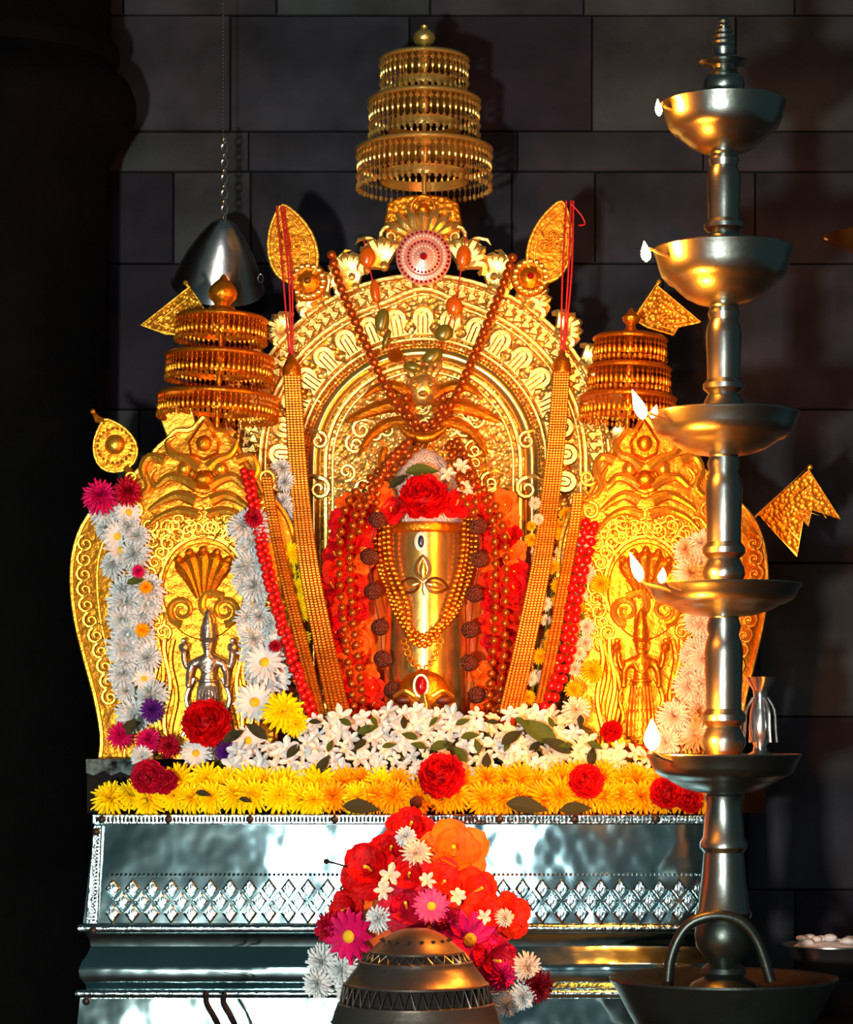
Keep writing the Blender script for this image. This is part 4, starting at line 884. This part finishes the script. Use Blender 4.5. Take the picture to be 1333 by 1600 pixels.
# ------------------------------------------------------------------ bed of flowers on the plinth
rng = random.Random(19)
zones = [(480, 590, 'white star blossom in the heap under the left gold ropes'), (590, 700, 'white star blossom in the heap below the lingam'), (700, 810, 'white star blossom in the heap under the right gold rope'), (810, 960, 'cream star blossom in the heap below the right shrine'), (360, 480, 'white star blossom in the heap below the yellow bloom')]
pts = []
tries = 0
while len(pts) < 210 and tries < 9000:
    tries += 1; x = rng.uniform(365, 1010); lo = 1112 if 480 < x < 900 else 1150
    y = rng.uniform(lo + 0.0008 * (x - 690) ** 2 * 0.3, 1214)
    if all((x - a) ** 2 + ((y - c_) * 1.2) ** 2 > 18.5 ** 2 for a, c_ in pts): pts.append((x, y))
cnt = {}
for x, y in sorted(pts):
    Y = -0.128 - 0.045 * (y - 1110) / 100; z = next((z for z in zones if z[0] <= x < z[1]), None) or (0, 0, 'star blossom in the heap beside the lowest flame')
    k = 'cre' if (x > 640 and rng.random() < 0.25 + (x - 640) / 400) else 'whi'
    tier = 'upper' if y < 1148 else ('middle' if y < 1182 else 'lower'); i = cnt.get((z[2], tier), 0); cnt[(z[2], tier)] = i + 1
    place = z[2].split('heap ')[1]
    solo('star_blossom', ('sta', k, rng.randint(0, 2)), x, y, Y, rng.uniform(14, 22), '%s star blossom, %s from left, %s tier of heap %s' % ('cream' if k == 'cre' else 'white', ordw(i), tier, place), 'flower', (rng.uniform(-.6, .6), -1, rng.uniform(0, 1.0)), group='star blossoms in the heap ' + place, jit=0.3)
b = MB(); rows_ = []
for i in range(8):
    t_ = i / 7; rows_.append([P(330 + j * 18, 1262 - 125 * t_ * (1 if 6 < j < 34 else 0.72) + 6 * math.sin(j * 1.7 + i), -0.17 + 0.075 * t_ + 0.006 * math.sin(j * 2.3 + i * 1.9)) for j in range(41)])
b.grid(rows_); tag(build('leaf_litter', b, 'litter'), 'dark green leafy bedding under the white blossoms', 'leaves', kind='stuff')
EXTRA = [(490 + 23 * k + 3, 1128 + (k * 37) % 74, 11 + k % 4, (k * 5) % 3 == 0, k * 1.3) for k in range(20)]
for i, (x, y, r, dk, sp_) in enumerate([(840, 1143, 38, 0, 2.5), (800, 1152, 22, 1, 0.6), (870, 1165, 26, 1, 2.6), (690, 1165, 20, 0, 0.3), (720, 1178, 18, 0, 2.2), (505, 1195, 20, 1, 1.2), (575, 1140, 18, 0, 0.4), (760, 1190, 18, 1, 1.4), (400, 1142, 22, 1, 2.4), (365, 1150, 20, 1, 0.6), (925, 1182, 18, 1, 1.5), (640, 1150, 15, 0, 2.8), (460, 1172, 18, 1, 0.9), (735, 1150, 16, 0, 0.2), (205, 1135, 18, 1, 1.2)] + EXTRA):
    lab = 'broad green leaf lying on the heap under the right gold ropes' if i == 0 else '%s green leaf among the blossoms, %s from the left' % ('dark' if dk else 'light', ordw(sorted([840, 800, 870, 690, 720, 505, 575, 760, 400, 365, 925, 640, 460, 735, 205] + [e[0] for e in EXTRA]).index(x)))
    solo('leaf', ('lea', 'drk' if dk else 'grn', 0), x, y, -0.165 - 0.01 * (i % 3), r, lab, 'leaf').rotation_quaternion = face_quat((0.2 * math.sin(i), -1, 0.5), sp_)
yl = []
for i in range(30):
    yl.append((174 + i * 32 + rng.uniform(-7, 7), 1247 + rng.uniform(-5, 4), -0.205, 'front'))
for i in range(29):
    yl.append((226 + i * 31 + rng.uniform(-8, 8), 1222 + rng.uniform(-7, 5) + (8 if i < 2 else 0), -0.178, 'rear'))
for row in ('front', 'rear'):
    for i, (x, y, Y, _) in enumerate(sorted(q for q in yl if q[3] == row)):
        solo('chrysanthemum', ('chr', 'yel' if x < 560 + rng.uniform(-90, 90) else 'dye', i % 2), x, y, Y, rng.uniform(28, 36), 'yellow chrysanthemum, %s from left in the %s row along the plinth' % (ordw(i), row), 'flower', (rng.uniform(-.5, .5), -1, rng.uniform(0.1, .9)), 'yellow chrysanthemums along the plinth edge')  # deeper yellow towards the right, flame glow put into the petal colour
for x, y, r, lab in [(232, 1214, 27, 'red rose at the left end of the yellow row'), (258, 1222, 20, 'smaller red rose touching the left end rose'), (690, 1213, 36, 'large red rose in the middle of the yellow row'), (916, 1221, 27, 'red rose right of centre in the yellow row'), (1042, 1238, 26, 'red rose near the right end of the yellow row'), (1078, 1252, 20, 'small red rose at the right end of the plinth')]:
    solo('rose', ('ros', 'cri' if x < 300 else 'red', 0), x, y, -0.222, r, lab, flat=0.8)
for x, y, r, k, lab in [(318, 1240, 13, 'drk', 'dark wilted calyx in the yellow row at left'), (824, 1260, 34, 'drk', 'dark leaf under the yellow row right of centre'), (384, 1250, 11, 'drk', 'small dark leaf between yellow flowers at left'), (565, 1262, 30, 'drk', 'dark leaf lying flat under the yellow row left of centre'), (900, 1264, 26, 'drk', 'dark leaf under the yellow row below the red rose')]:
    solo('leaf', ('lea', k, 0), x, y, -0.236, r, lab, 'leaf').rotation_quaternion = face_quat((0, -1, 0.5), rf.uniform(-.3, .3))
put('seed_pod', rud, P(650, 1254, -0.245), None, 0.0095, label='round brown seed on the plinth edge above the red flowers', cat='seed')

# ------------------------------------------------------------------ tall tiered oil lamp
YM = -0.50; sm_ = S(YM); LX = 1131
zf = HZ + ZC / sm_
lamp = thing('standing_oil_lamp', Vector((P(LX, 0, YM).x, YM, 0)), 'tall five-tiered metal oil lamp burning at right', 'lamp')
def lz(prof, name, m='lamp_bronze', par=None, seg=48):
    b = MB(); b.lathe(P(LX, HZ, YM), [(r, HZ - y) for r, y in prof], seg, sm_, cap=True); return build(name, b, m, par or lamp, angle=35)
lz([(0, 26), (7, 28), (10, 33), (8, 37), (11, 41), (9, 44), (14, 48), (12, 52), (17, 57), (15, 61), (19, 66), (17, 70), (19, 76), (17, 80), (16, 86), (12, 92), (13, 94)], 'finial')
lz([(13, 93), (36, 94), (38, 97), (34, 100), (18, 103), (15, 108), (22, 114), (31, 124), (33, 134), (30, 146), (25, 154), (24, 164)], 'collar_disc')
def bowl(yr, R, yb, x0=0):
    h = yb - yr
    prof = [(24, yr + h * .80), (R * .5, yr + h * .66), (R * .80, yr + h * .42), (R * .93, yr + h * .12), (R * .97, yr + 1), (R, yr - 2), (R * 1.01, yr), (R * 1.0, yr + 3), (R * .97, yr + h * .12), (R * .935, yr + h * .30), (R * .89, yr + h * .46), (R * .80, yr + h * .58), (R * .72, yr + h * .63), (R * .69, yr + h * .68), (R * .55, yr + h * .84), (R * .38, yr + h * .95), (24, yr + h), (22, yr + h + 3)]
    bo = lz(prof, 'bowl', 'lamp_bronze', None, 64)
    b = MB(); b.lathe(P(LX, HZ, YM), [(20, HZ - (yr + h * .24)), (R * .91, HZ - (yr + h * .24))], 48, sm_, cap=False); build('oil', b, 'oil', bo)
    return bo
def shaft(y0, y1, k=1.0):
    h = y1 - y0
    lz([(21 * k, y0 - 6), (20 * k, y0), (24 * k, y0 + h * .06), (21 * k, y0 + h * .12), (25 * k, y0 + h * .18), (27 * k, y0 + h * .24), (25 * k, y0 + h * .5), (25 * k, y0 + h * .62), (31 * k, y0 + h * .66), (31 * k, y0 + h * .70), (23 * k, y0 + h * .74), (29 * k, y0 + h * .80), (31 * k, y0 + h * .85), (24 * k, y0 + h * .93), (24 * k, y1)], 'shaft')
bowls = [(163, 97, 240), (391, 109, 478), (647, 118, 712), (914, 121, 964), (1180, 120, 1240)]
bo = []
for k, (yr, R, yb) in enumerate(bowls):
    bo.append(bowl(yr, R, yb))
    nx = bowls[k + 1][0] + 16 if k < 4 else None
    if nx: shaft(yb, nx, 1 + 0.04 * k)
lz([(24, 1236), (30, 1244), (27, 1256), (30, 1280), (32, 1308), (37, 1316), (37, 1324), (31, 1332), (34, 1370), (40, 1420), (44, 1426), (42, 1434)], 'lower_shaft')
lz([(36, 1430), (43, 1444), (46, 1462), (42, 1480), (30, 1496), (24, 1504), (34, 1512), (36, 1520), (30, 1526), (50, 1536), (56, 1546), (40, 1556)], 'bulb_foot', 'lamp_base')
lz([(30, 1560), (120, 1556), (160, 1540), (172, 1528), (178, 1526), (179, 1530), (168, 1546), (150, 1580), (128, 1620), (96, 1650), (80, 1660), (110, 1690), (120, zf)], 'base_dish', 'lamp_base', None, 64)
fh = Frame(YM)
b = MB(); b.tube(interp([fh(1040, 1548, 30), fh(1046, 1490, 34), fh(1070, 1444, 38), fh(1110, 1428, 42), fh(1152, 1436, 42), fh(1180, 1470, 38), fh(1200, 1530, 34)], 30), 0.0075, 10); build('carry_handle', b, 'lamp_base', lamp)
# flames
def flame(bowl_o, px, py, w_, h_, Y, lean=-0.15):
    c = P(px, py, Y); s = S(Y); rows_ = []
    b = MB(); rows_ = []
    for r, z in ((0.15, -.5), (.75, -.36), (1, -.16), (.86, .04), (.55, .22), (.26, .38), (.04, .5)):
        rows_.append([c + Vector((r * w_ * math.cos(2 * pi * k / 12) + lean * h_ * (z + .5) ** 1.5, r * w_ * math.sin(2 * pi * k / 12), z * h_)) * s for k in range(12)])
    b.grid(rows_, cu=True); b.face(range(0, 12)); return build('flame', b, 'flame', bowl_o)
for k, fl in enumerate([[(1030, 168, 5.5, 26, -.545, -.1, 1040)], [(1010, 393, 8, 32, -.56, -.1, 1030)], [(1004, 632, 10, 46, -.575, -.35, 1030), (1020, 643, 6, 20, -.565, .3, 1036)], [(1000, 886, 9, 46, -.575, -.35, 1030), (1034, 899, 7, 24, -.59, .1, 1046)], [(1019, 1148, 13, 50, -.58, 0.0, 1036)]]):
    yr = bowls[k][0]
    for x, y, w_, h_, Y, ln, xe in fl:
        flame(bo[k], x, y, w_, h_, Y, ln)
        b = MB(); b.tube(interp([P(x, y + h_ * .5 - 4, Y), P(x + 6, yr - 2, Y + .002), P(xe, yr + 4, Y + .01), P(xe + 30, yr + 14, Y + .02)], 10), 0.0024, 6); build('wick', b, 'wick', bo[k])
# silver flask standing in the lowest bowl
fk = Frame(-0.43); t = thing('silver_flask', fk(1188, 1196), 'slender silver sprinkler standing behind the lamp shaft', 'flask')
b = MB(); b.lathe(fk(1188, 1196), [(26, 0), (30, 4), (24, 14), (12, 22), (10, 30), (16, 44), (18, 60), (15, 84), (10, 104), (12, 118), (22, 134), (24, 138), (20, 136)], 24, fk.s); build('flask_body', b, 'steel', t)
for k in range(6):
    a = 2 * pi * k / 6; b = MB(); b.tube(interp([fk(1188 + 11 * math.cos(a), 1090, 11 * math.sin(a)), fk(1188 + 22 * math.cos(a), 1110, 22 * math.sin(a)), fk(1188 + 24 * math.cos(a), 1140, 24 * math.sin(a)), fk(1188 + 26 * math.cos(a), 1160, 26 * math.sin(a))], 10), 0.0022, 6); build('handle_rib', b, 'steel', t)

# ------------------------------------------------------------------ censer and the flower heap before the plinth
YC = -0.61; fcn = Frame(YC); sc_ = fcn.s; zfl = HZ + ZC / sc_; KX = 650
cen = thing('pierced_censer', Vector((fcn(KX, 0).x, YC, 0)), 'domed metal incense burner with pierced lid before the plinth', 'censer')
def cz(prof, name, m='pierced_metal', seg=56):
    b = MB(); b.lathe(fcn(KX, HZ), [(r, HZ - y) for r, y in prof], seg, sc_, cap=False); return build(name, b, m, cen, angle=30)
cz([(0, 1450), (18, 1451), (32, 1455), (46, 1463), (60, 1474), (70, 1483), (75, 1486), (76, 1489), (73, 1490)], 'lid_cap')
cz([(84, 1500), (89, 1502), (90, 1505), (92, 1510), (102, 1522), (110, 1534), (114, 1536), (115, 1539), (112, 1540)], 'lid_band')
cz([(118, 1565), (123, 1567), (124, 1571), (128, 1580), (131, 1592), (134, 1596), (130, 1600), (118, 1630), (90, 1660), (50, 1672), (46, 1680), (70, 1696), (78, zfl)], 'bowl')
cz([(70, 1488), (80, 1502), (100, 1530), (110, 1566)], 'inner_shade', 'burner_shade')  # near-black liner, the shade inside the burner put into its colour
def zig(n, r0, y0, r1, y1, tr, name):
    def W(a, r, y): return fcn(KX, y) + Vector((r * math.cos(a), r * math.sin(a), 0)) * sc_
    for k in range(n):
        a0 = 2 * pi * k / n; a1 = 2 * pi * (k + .5) / n; a2 = 2 * pi * (k + 1) / n
        b = MB(); b.tube([W(a0, r1, y1), W(a1, r0, y0), W(a2, r1, y1)], tr * sc_, 4); build(name, b, 'pierced_metal', cen)
zig(30, 75, 1489, 85, 1501, 2.0, 'lattice_bar'); zig(40, 113, 1538, 119, 1567, 1.7, 'lattice_bar')
b = MB()
for k in range(18):
    a = 2 * pi * k / 18; p = fcn(KX, 1468) + Vector((53.5 * math.cos(a), 53.5 * math.sin(a), 0)) * sc_; b.ball(p, 0.0032, 5, 4, (1, 1, .6))
build('lid_holes', b, 'burner_shade', cen, kind='stuff')  # dark beads for the holes, their shade painted in
# pot hidden under the flower heap
YK = -0.36; fk = Frame(YK); zfl = HZ + ZC / fk.s
pot = thing('offering_pot', Vector((fk(655, 0).x, YK, 0)), 'round copper pot buried under the red flower heap', 'pot')
b = MB(); b.lathe(fk(655, HZ), [(r, HZ - y) for r, y in [(0, 1330), (30, 1332), (52, 1346), (60, 1362), (50, 1376), (64, 1392), (92, 1430), (100, 1480), (92, 1540), (66, 1600), (50, 1640), (60, zfl)]], 36, fk.s); build('pot_body', b, 'clay', pot)
heap = [(('hib','red',0),640,1300,-.37,36,'red hibiscus at the very top of the heap'),(('hib','red',1),582,1362,-.40,46,'large red hibiscus on the left of the heap'),(('hib','red',0),612,1334,-.395,34,'red hibiscus between the top one and the large left one'),
 (('hib','ora',0),708,1338,-.385,52,'large orange hibiscus on the upper right of the heap'),(('hib','ora',1),560,1402,-.38,26,'orange bloom at the left side of the heap'),(('hib','sca',0),690,1382,-.42,38,'scarlet hibiscus below the large orange one'),
 (('hib','red',1),640,1372,-.425,34,'red hibiscus in the centre of the heap'),(('hib','cri',0),636,1420,-.435,40,'crimson hibiscus right above the burner lid'),(('hib','sca',1),738,1395,-.41,38,'scarlet hibiscus on the right of the heap'),
 (('hib','sca',0),790,1432,-.40,36,'scarlet bloom sticking out at the far right of the heap'),(('hib','sca',1),752,1432,-.425,36,'scarlet hibiscus right of the pink aster'),(('hib','red',0),545,1420,-.395,28,'red bloom above the large left magenta aster'),
 (('dai','mag',0),547,1463,-.44,40,'large magenta aster with yellow eye left of the burner'),(('chr','cri',0),516,1450,-.42,26,'crimson bloom at the far left of the heap'),(('dai','mag',0),733,1468,-.45,42,'large magenta aster with yellow eye right of the burner'),
 (('dai','pin',0),674,1416,-.455,27,'pale pink aster just above the burner lid'),(('hib','cri',1),768,1500,-.435,38,'crimson bloom low on the right of the burner'),(('chr','mag',1),782,1524,-.445,26,'magenta bloom at the lower right of the burner'),(('chr','dkr',0),838,1540,-.42,30,'dark red bloom at the lower right end of the heap'),
 (('chr','cri',1),700,1440,-.445,26,'crimson bloom between the pink and right magenta asters'),(('chr','mag',0),650,1444,-.43,28,'magenta bloom behind the burner lid'),
 (('chr','whi',0),634,1308,-.415,17,'white bloom high on the red heap'),(('chr','cre',1),650,1334,-.425,24,'cream bloom below the high white one'),(('sta','cre',0),610,1368,-.45,20,'cream blossom left of the heap centre'),(('sta','cre',1),600,1392,-.44,16,'small cream blossom under the large red hibiscus'),
 (('chr','whi',1),592,1436,-.44,22,'white bloom beside the left magenta aster'),(('chr','whi',0),505,1502,-.42,28,'white bloom under the far left crimson one'),(('chr','whi',1),535,1515,-.425,28,'white bloom under the left magenta aster'),(('chr','whi',0),498,1536,-.43,26,'white bloom lowest at the left of the heap'),(('chr','whi',1),545,1545,-.425,24,'white bloom hidden beside the burner rim'),
 (('sta','cre',2),715,1400,-.455,16,'tiny cream blossom on the scarlet hibiscus'),(('sta','cre',0),756,1432,-.465,14,'tiny cream blossom right of the magenta aster'),(('chr','cre',0),788,1434,-.44,15,'cream bloom on the far right scarlet bloom'),(('chr','cre',1),822,1510,-.43,24,'cream bloom above the dark red end bloom'),(('chr','whi',0),815,1556,-.43,24,'white bloom beside the dark red end bloom'),(('chr','whi',1),790,1570,-.435,22,'white bloom by the burner bowl at right'),(('sta','cre',1),668,1376,-.455,14,'tiny cream blossom at the middle of the heap')]
hv = Vector((655, 1440))
for key, x, y, Y, r, lab in heap:
    dx, dz = (x - 655) / 150, (1440 - y) / 160
    solo({'hib': 'hibiscus', 'dai': 'aster', 'chr': 'chrysanthemum', 'sta': 'star_blossom'}[key[0]], key, x, y, Y, r * (1.12 if key[0] != 'sta' else 1), lab, 'flower', (dx * .7, -1, dz * .6 + .1), 'flowers heaped behind the incense burner', jit=0.12)
for x, y, r, s_, lab in ((590, 1300 + 60, 1, 0, ''),): pass
b = MB(); b.tube(interp([P(560, 1362, -.40), P(535, 1352, -.41), P(512, 1346, -.415)], 8), 0.0014, 5); b.ball(P(510, 1346, -.415), 0.004, 6, 5)
tag(build('flower_stalk', b, 'dark_wood'), 'thin dark stalk sticking out left of the flower heap', 'stalk')
# iron hooks bottom left
for k, x in enumerate((322, 348)):
    b = MB(); z0 = P(0, 0, -.40); s = S(-.40)
    pts_ = [P(x, 1548, -.40), P(x + 1, 1568, -.402), P(x + 12, 1588, -.405), P(x + 24, 1620, -.40), P(x + 26, HZ + (ZC - .004) / s, -.40)]
    if k: pts_[0] = P(x + 3, 1550, -.40)
    b.tube(interp(pts_, 18), [0.0025] + [0.0042] * 16 + [0.004], 8)
    tag(build('iron_hook', b, 'black_iron'), 'bent black iron prong before the plinth, %s of two' % ('left' if k == 0 else 'right'), 'hook', 'iron prongs before the plinth')

# ------------------------------------------------------------------ hanging vessel, far lamp, bowl on stool
YV = 0.28; fv = Frame(YV); hv_ = thing('hanging_vessel', fv(345, 460), 'tilted steel vessel hanging from a chain behind the left umbrella', 'vessel')
ax = Vector((-0.12, -0.18, 1)).normalized(); tq = ax.to_track_quat('Z', 'Y').to_matrix(); RT = Matrix.Rotation(0.16, 3, 'Y')
apex = fv(350, 344)
b = MB(); b.lathe(apex, [(0, 0), (10, -1), (20, -8), (36, -30), (52, -58), (64, -84), (72, -108), (75, -112), (73, -112), (69, -106), (60, -82), (48, -58), (32, -30), (14, -8), (0, -4)], 40, fv.s, RT @ Matrix.Rotation(0.60, 3, 'X')); build('vessel_body', b, 'brushed_steel', hv_)
b = MB()
for i in range(11): # linked chain thick part
    z = 340 - i * 12; b.tube([fv(351 + (5 if i % 2 else 2.5) * math.cos(a), z + 8.5 * math.sin(a), (2.5 if i % 2 else 5) * math.cos(a)) for a in [q * 2 * pi / 12 for q in range(12)]], 0.0014, 5, True)
build('chain', b, 'steel', hv_, kind='stuff')
b = MB()
for i in range(95):
    z = 210 - i * 6.2; b.ball(fv(349, z), 0.0016, 5, 4, (1, 1, 1.6))
build('thin_chain', b, 'steel', hv_, kind='stuff')
b = MB(); b.tube([fv(408 + 4 * math.cos(a), 437 + 7 * math.sin(a), 10) for a in [q * 2 * pi / 12 for q in range(12)]], 0.001, 5, True); build('ring', b, 'steel', hv_)
fq = Frame(0.10); t = thing('hanging_lamp', fq(1392, 394), 'brass lamp dish cut off by the right picture edge', 'lamp')
b = MB(); b.lathe(fq(1392, 392), [(0, 0), (50, 1), (80, 8), (98, 17), (106, 21), (104, 23), (92, 18), (60, 10), (0, 8)], 48, fq.s); build('lamp_dish', b, 'brass_dark', t)
b = MB(); b.tube([fq(1392, 385), fq(1392, -300)], 0.004, 8); build('hanger_rod', b, 'brass_dark', t)
b = MB(); b.ball(fq(1292, 371, 0), 0.005, 8, 6); build('wick_tip', b, 'ash_white', t)
fs = Frame(-0.12); sz = fs(0, 1528).z; t = thing('low_stool', Vector((fs(1300, 0).x, -0.12, 0)), 'low dark stool carrying the white bowl at lower right', 'stool')
b = MB(); x0, x1 = fs(1205, 0).x, fs(1420, 0).x; b.box((x0, -0.22, sz - .02), (x1, -0.02, sz)); build('stool_top', b, 'dark_wood', t)
for xx in (x0 + .012, x1 - .012):
    for yy in (-.208, -.032): b = MB(); b.box((xx - .01, yy - .01, 0), (xx + .01, yy + .01, sz - .02)); build('leg', b, 'dark_wood', t)
t = thing('offering_bowl', fs(1300, 1528), 'wide steel bowl heaped with white ash at the right edge', 'bowl')
b = MB(); b.lathe(fs(1300, 1528), [(34, 0), (36, 2), (42, 8), (60, 30), (70, 46), (78, 51), (78, 53), (68, 48), (56, 30), (36, 12), (0, 10)], 40, fs.s); build('bowl_body', b, 'steel', t)
b = MB(); rr = random.Random(2)
b.ball(fs(1300, 1482), 0.060, 20, 10, (1, 1, .22)); build('ash_heap', b, 'ash_white', t)
for i in range(12):
    b = MB(); b.ball(fs(1248 + i * 9, 1472 - rr.uniform(0, 9), rr.uniform(-20, 30)), rr.uniform(.006, .011), 8, 6, (1.3, 1, .7)); build('lump', b, 'ash_white', t)
b = MB(); c = fs(1232, 1528, 70); b.lathe(c, [(14, 0), (24, 4), (28, 14), (26, 14), (20, 6), (0, 5)], 28, fs.s, Matrix.Diagonal((1.2, 1, 1)))
tag(build('clay_dish', b, 'clay'), 'small orange clay dish in front of the white bowl', 'dish')
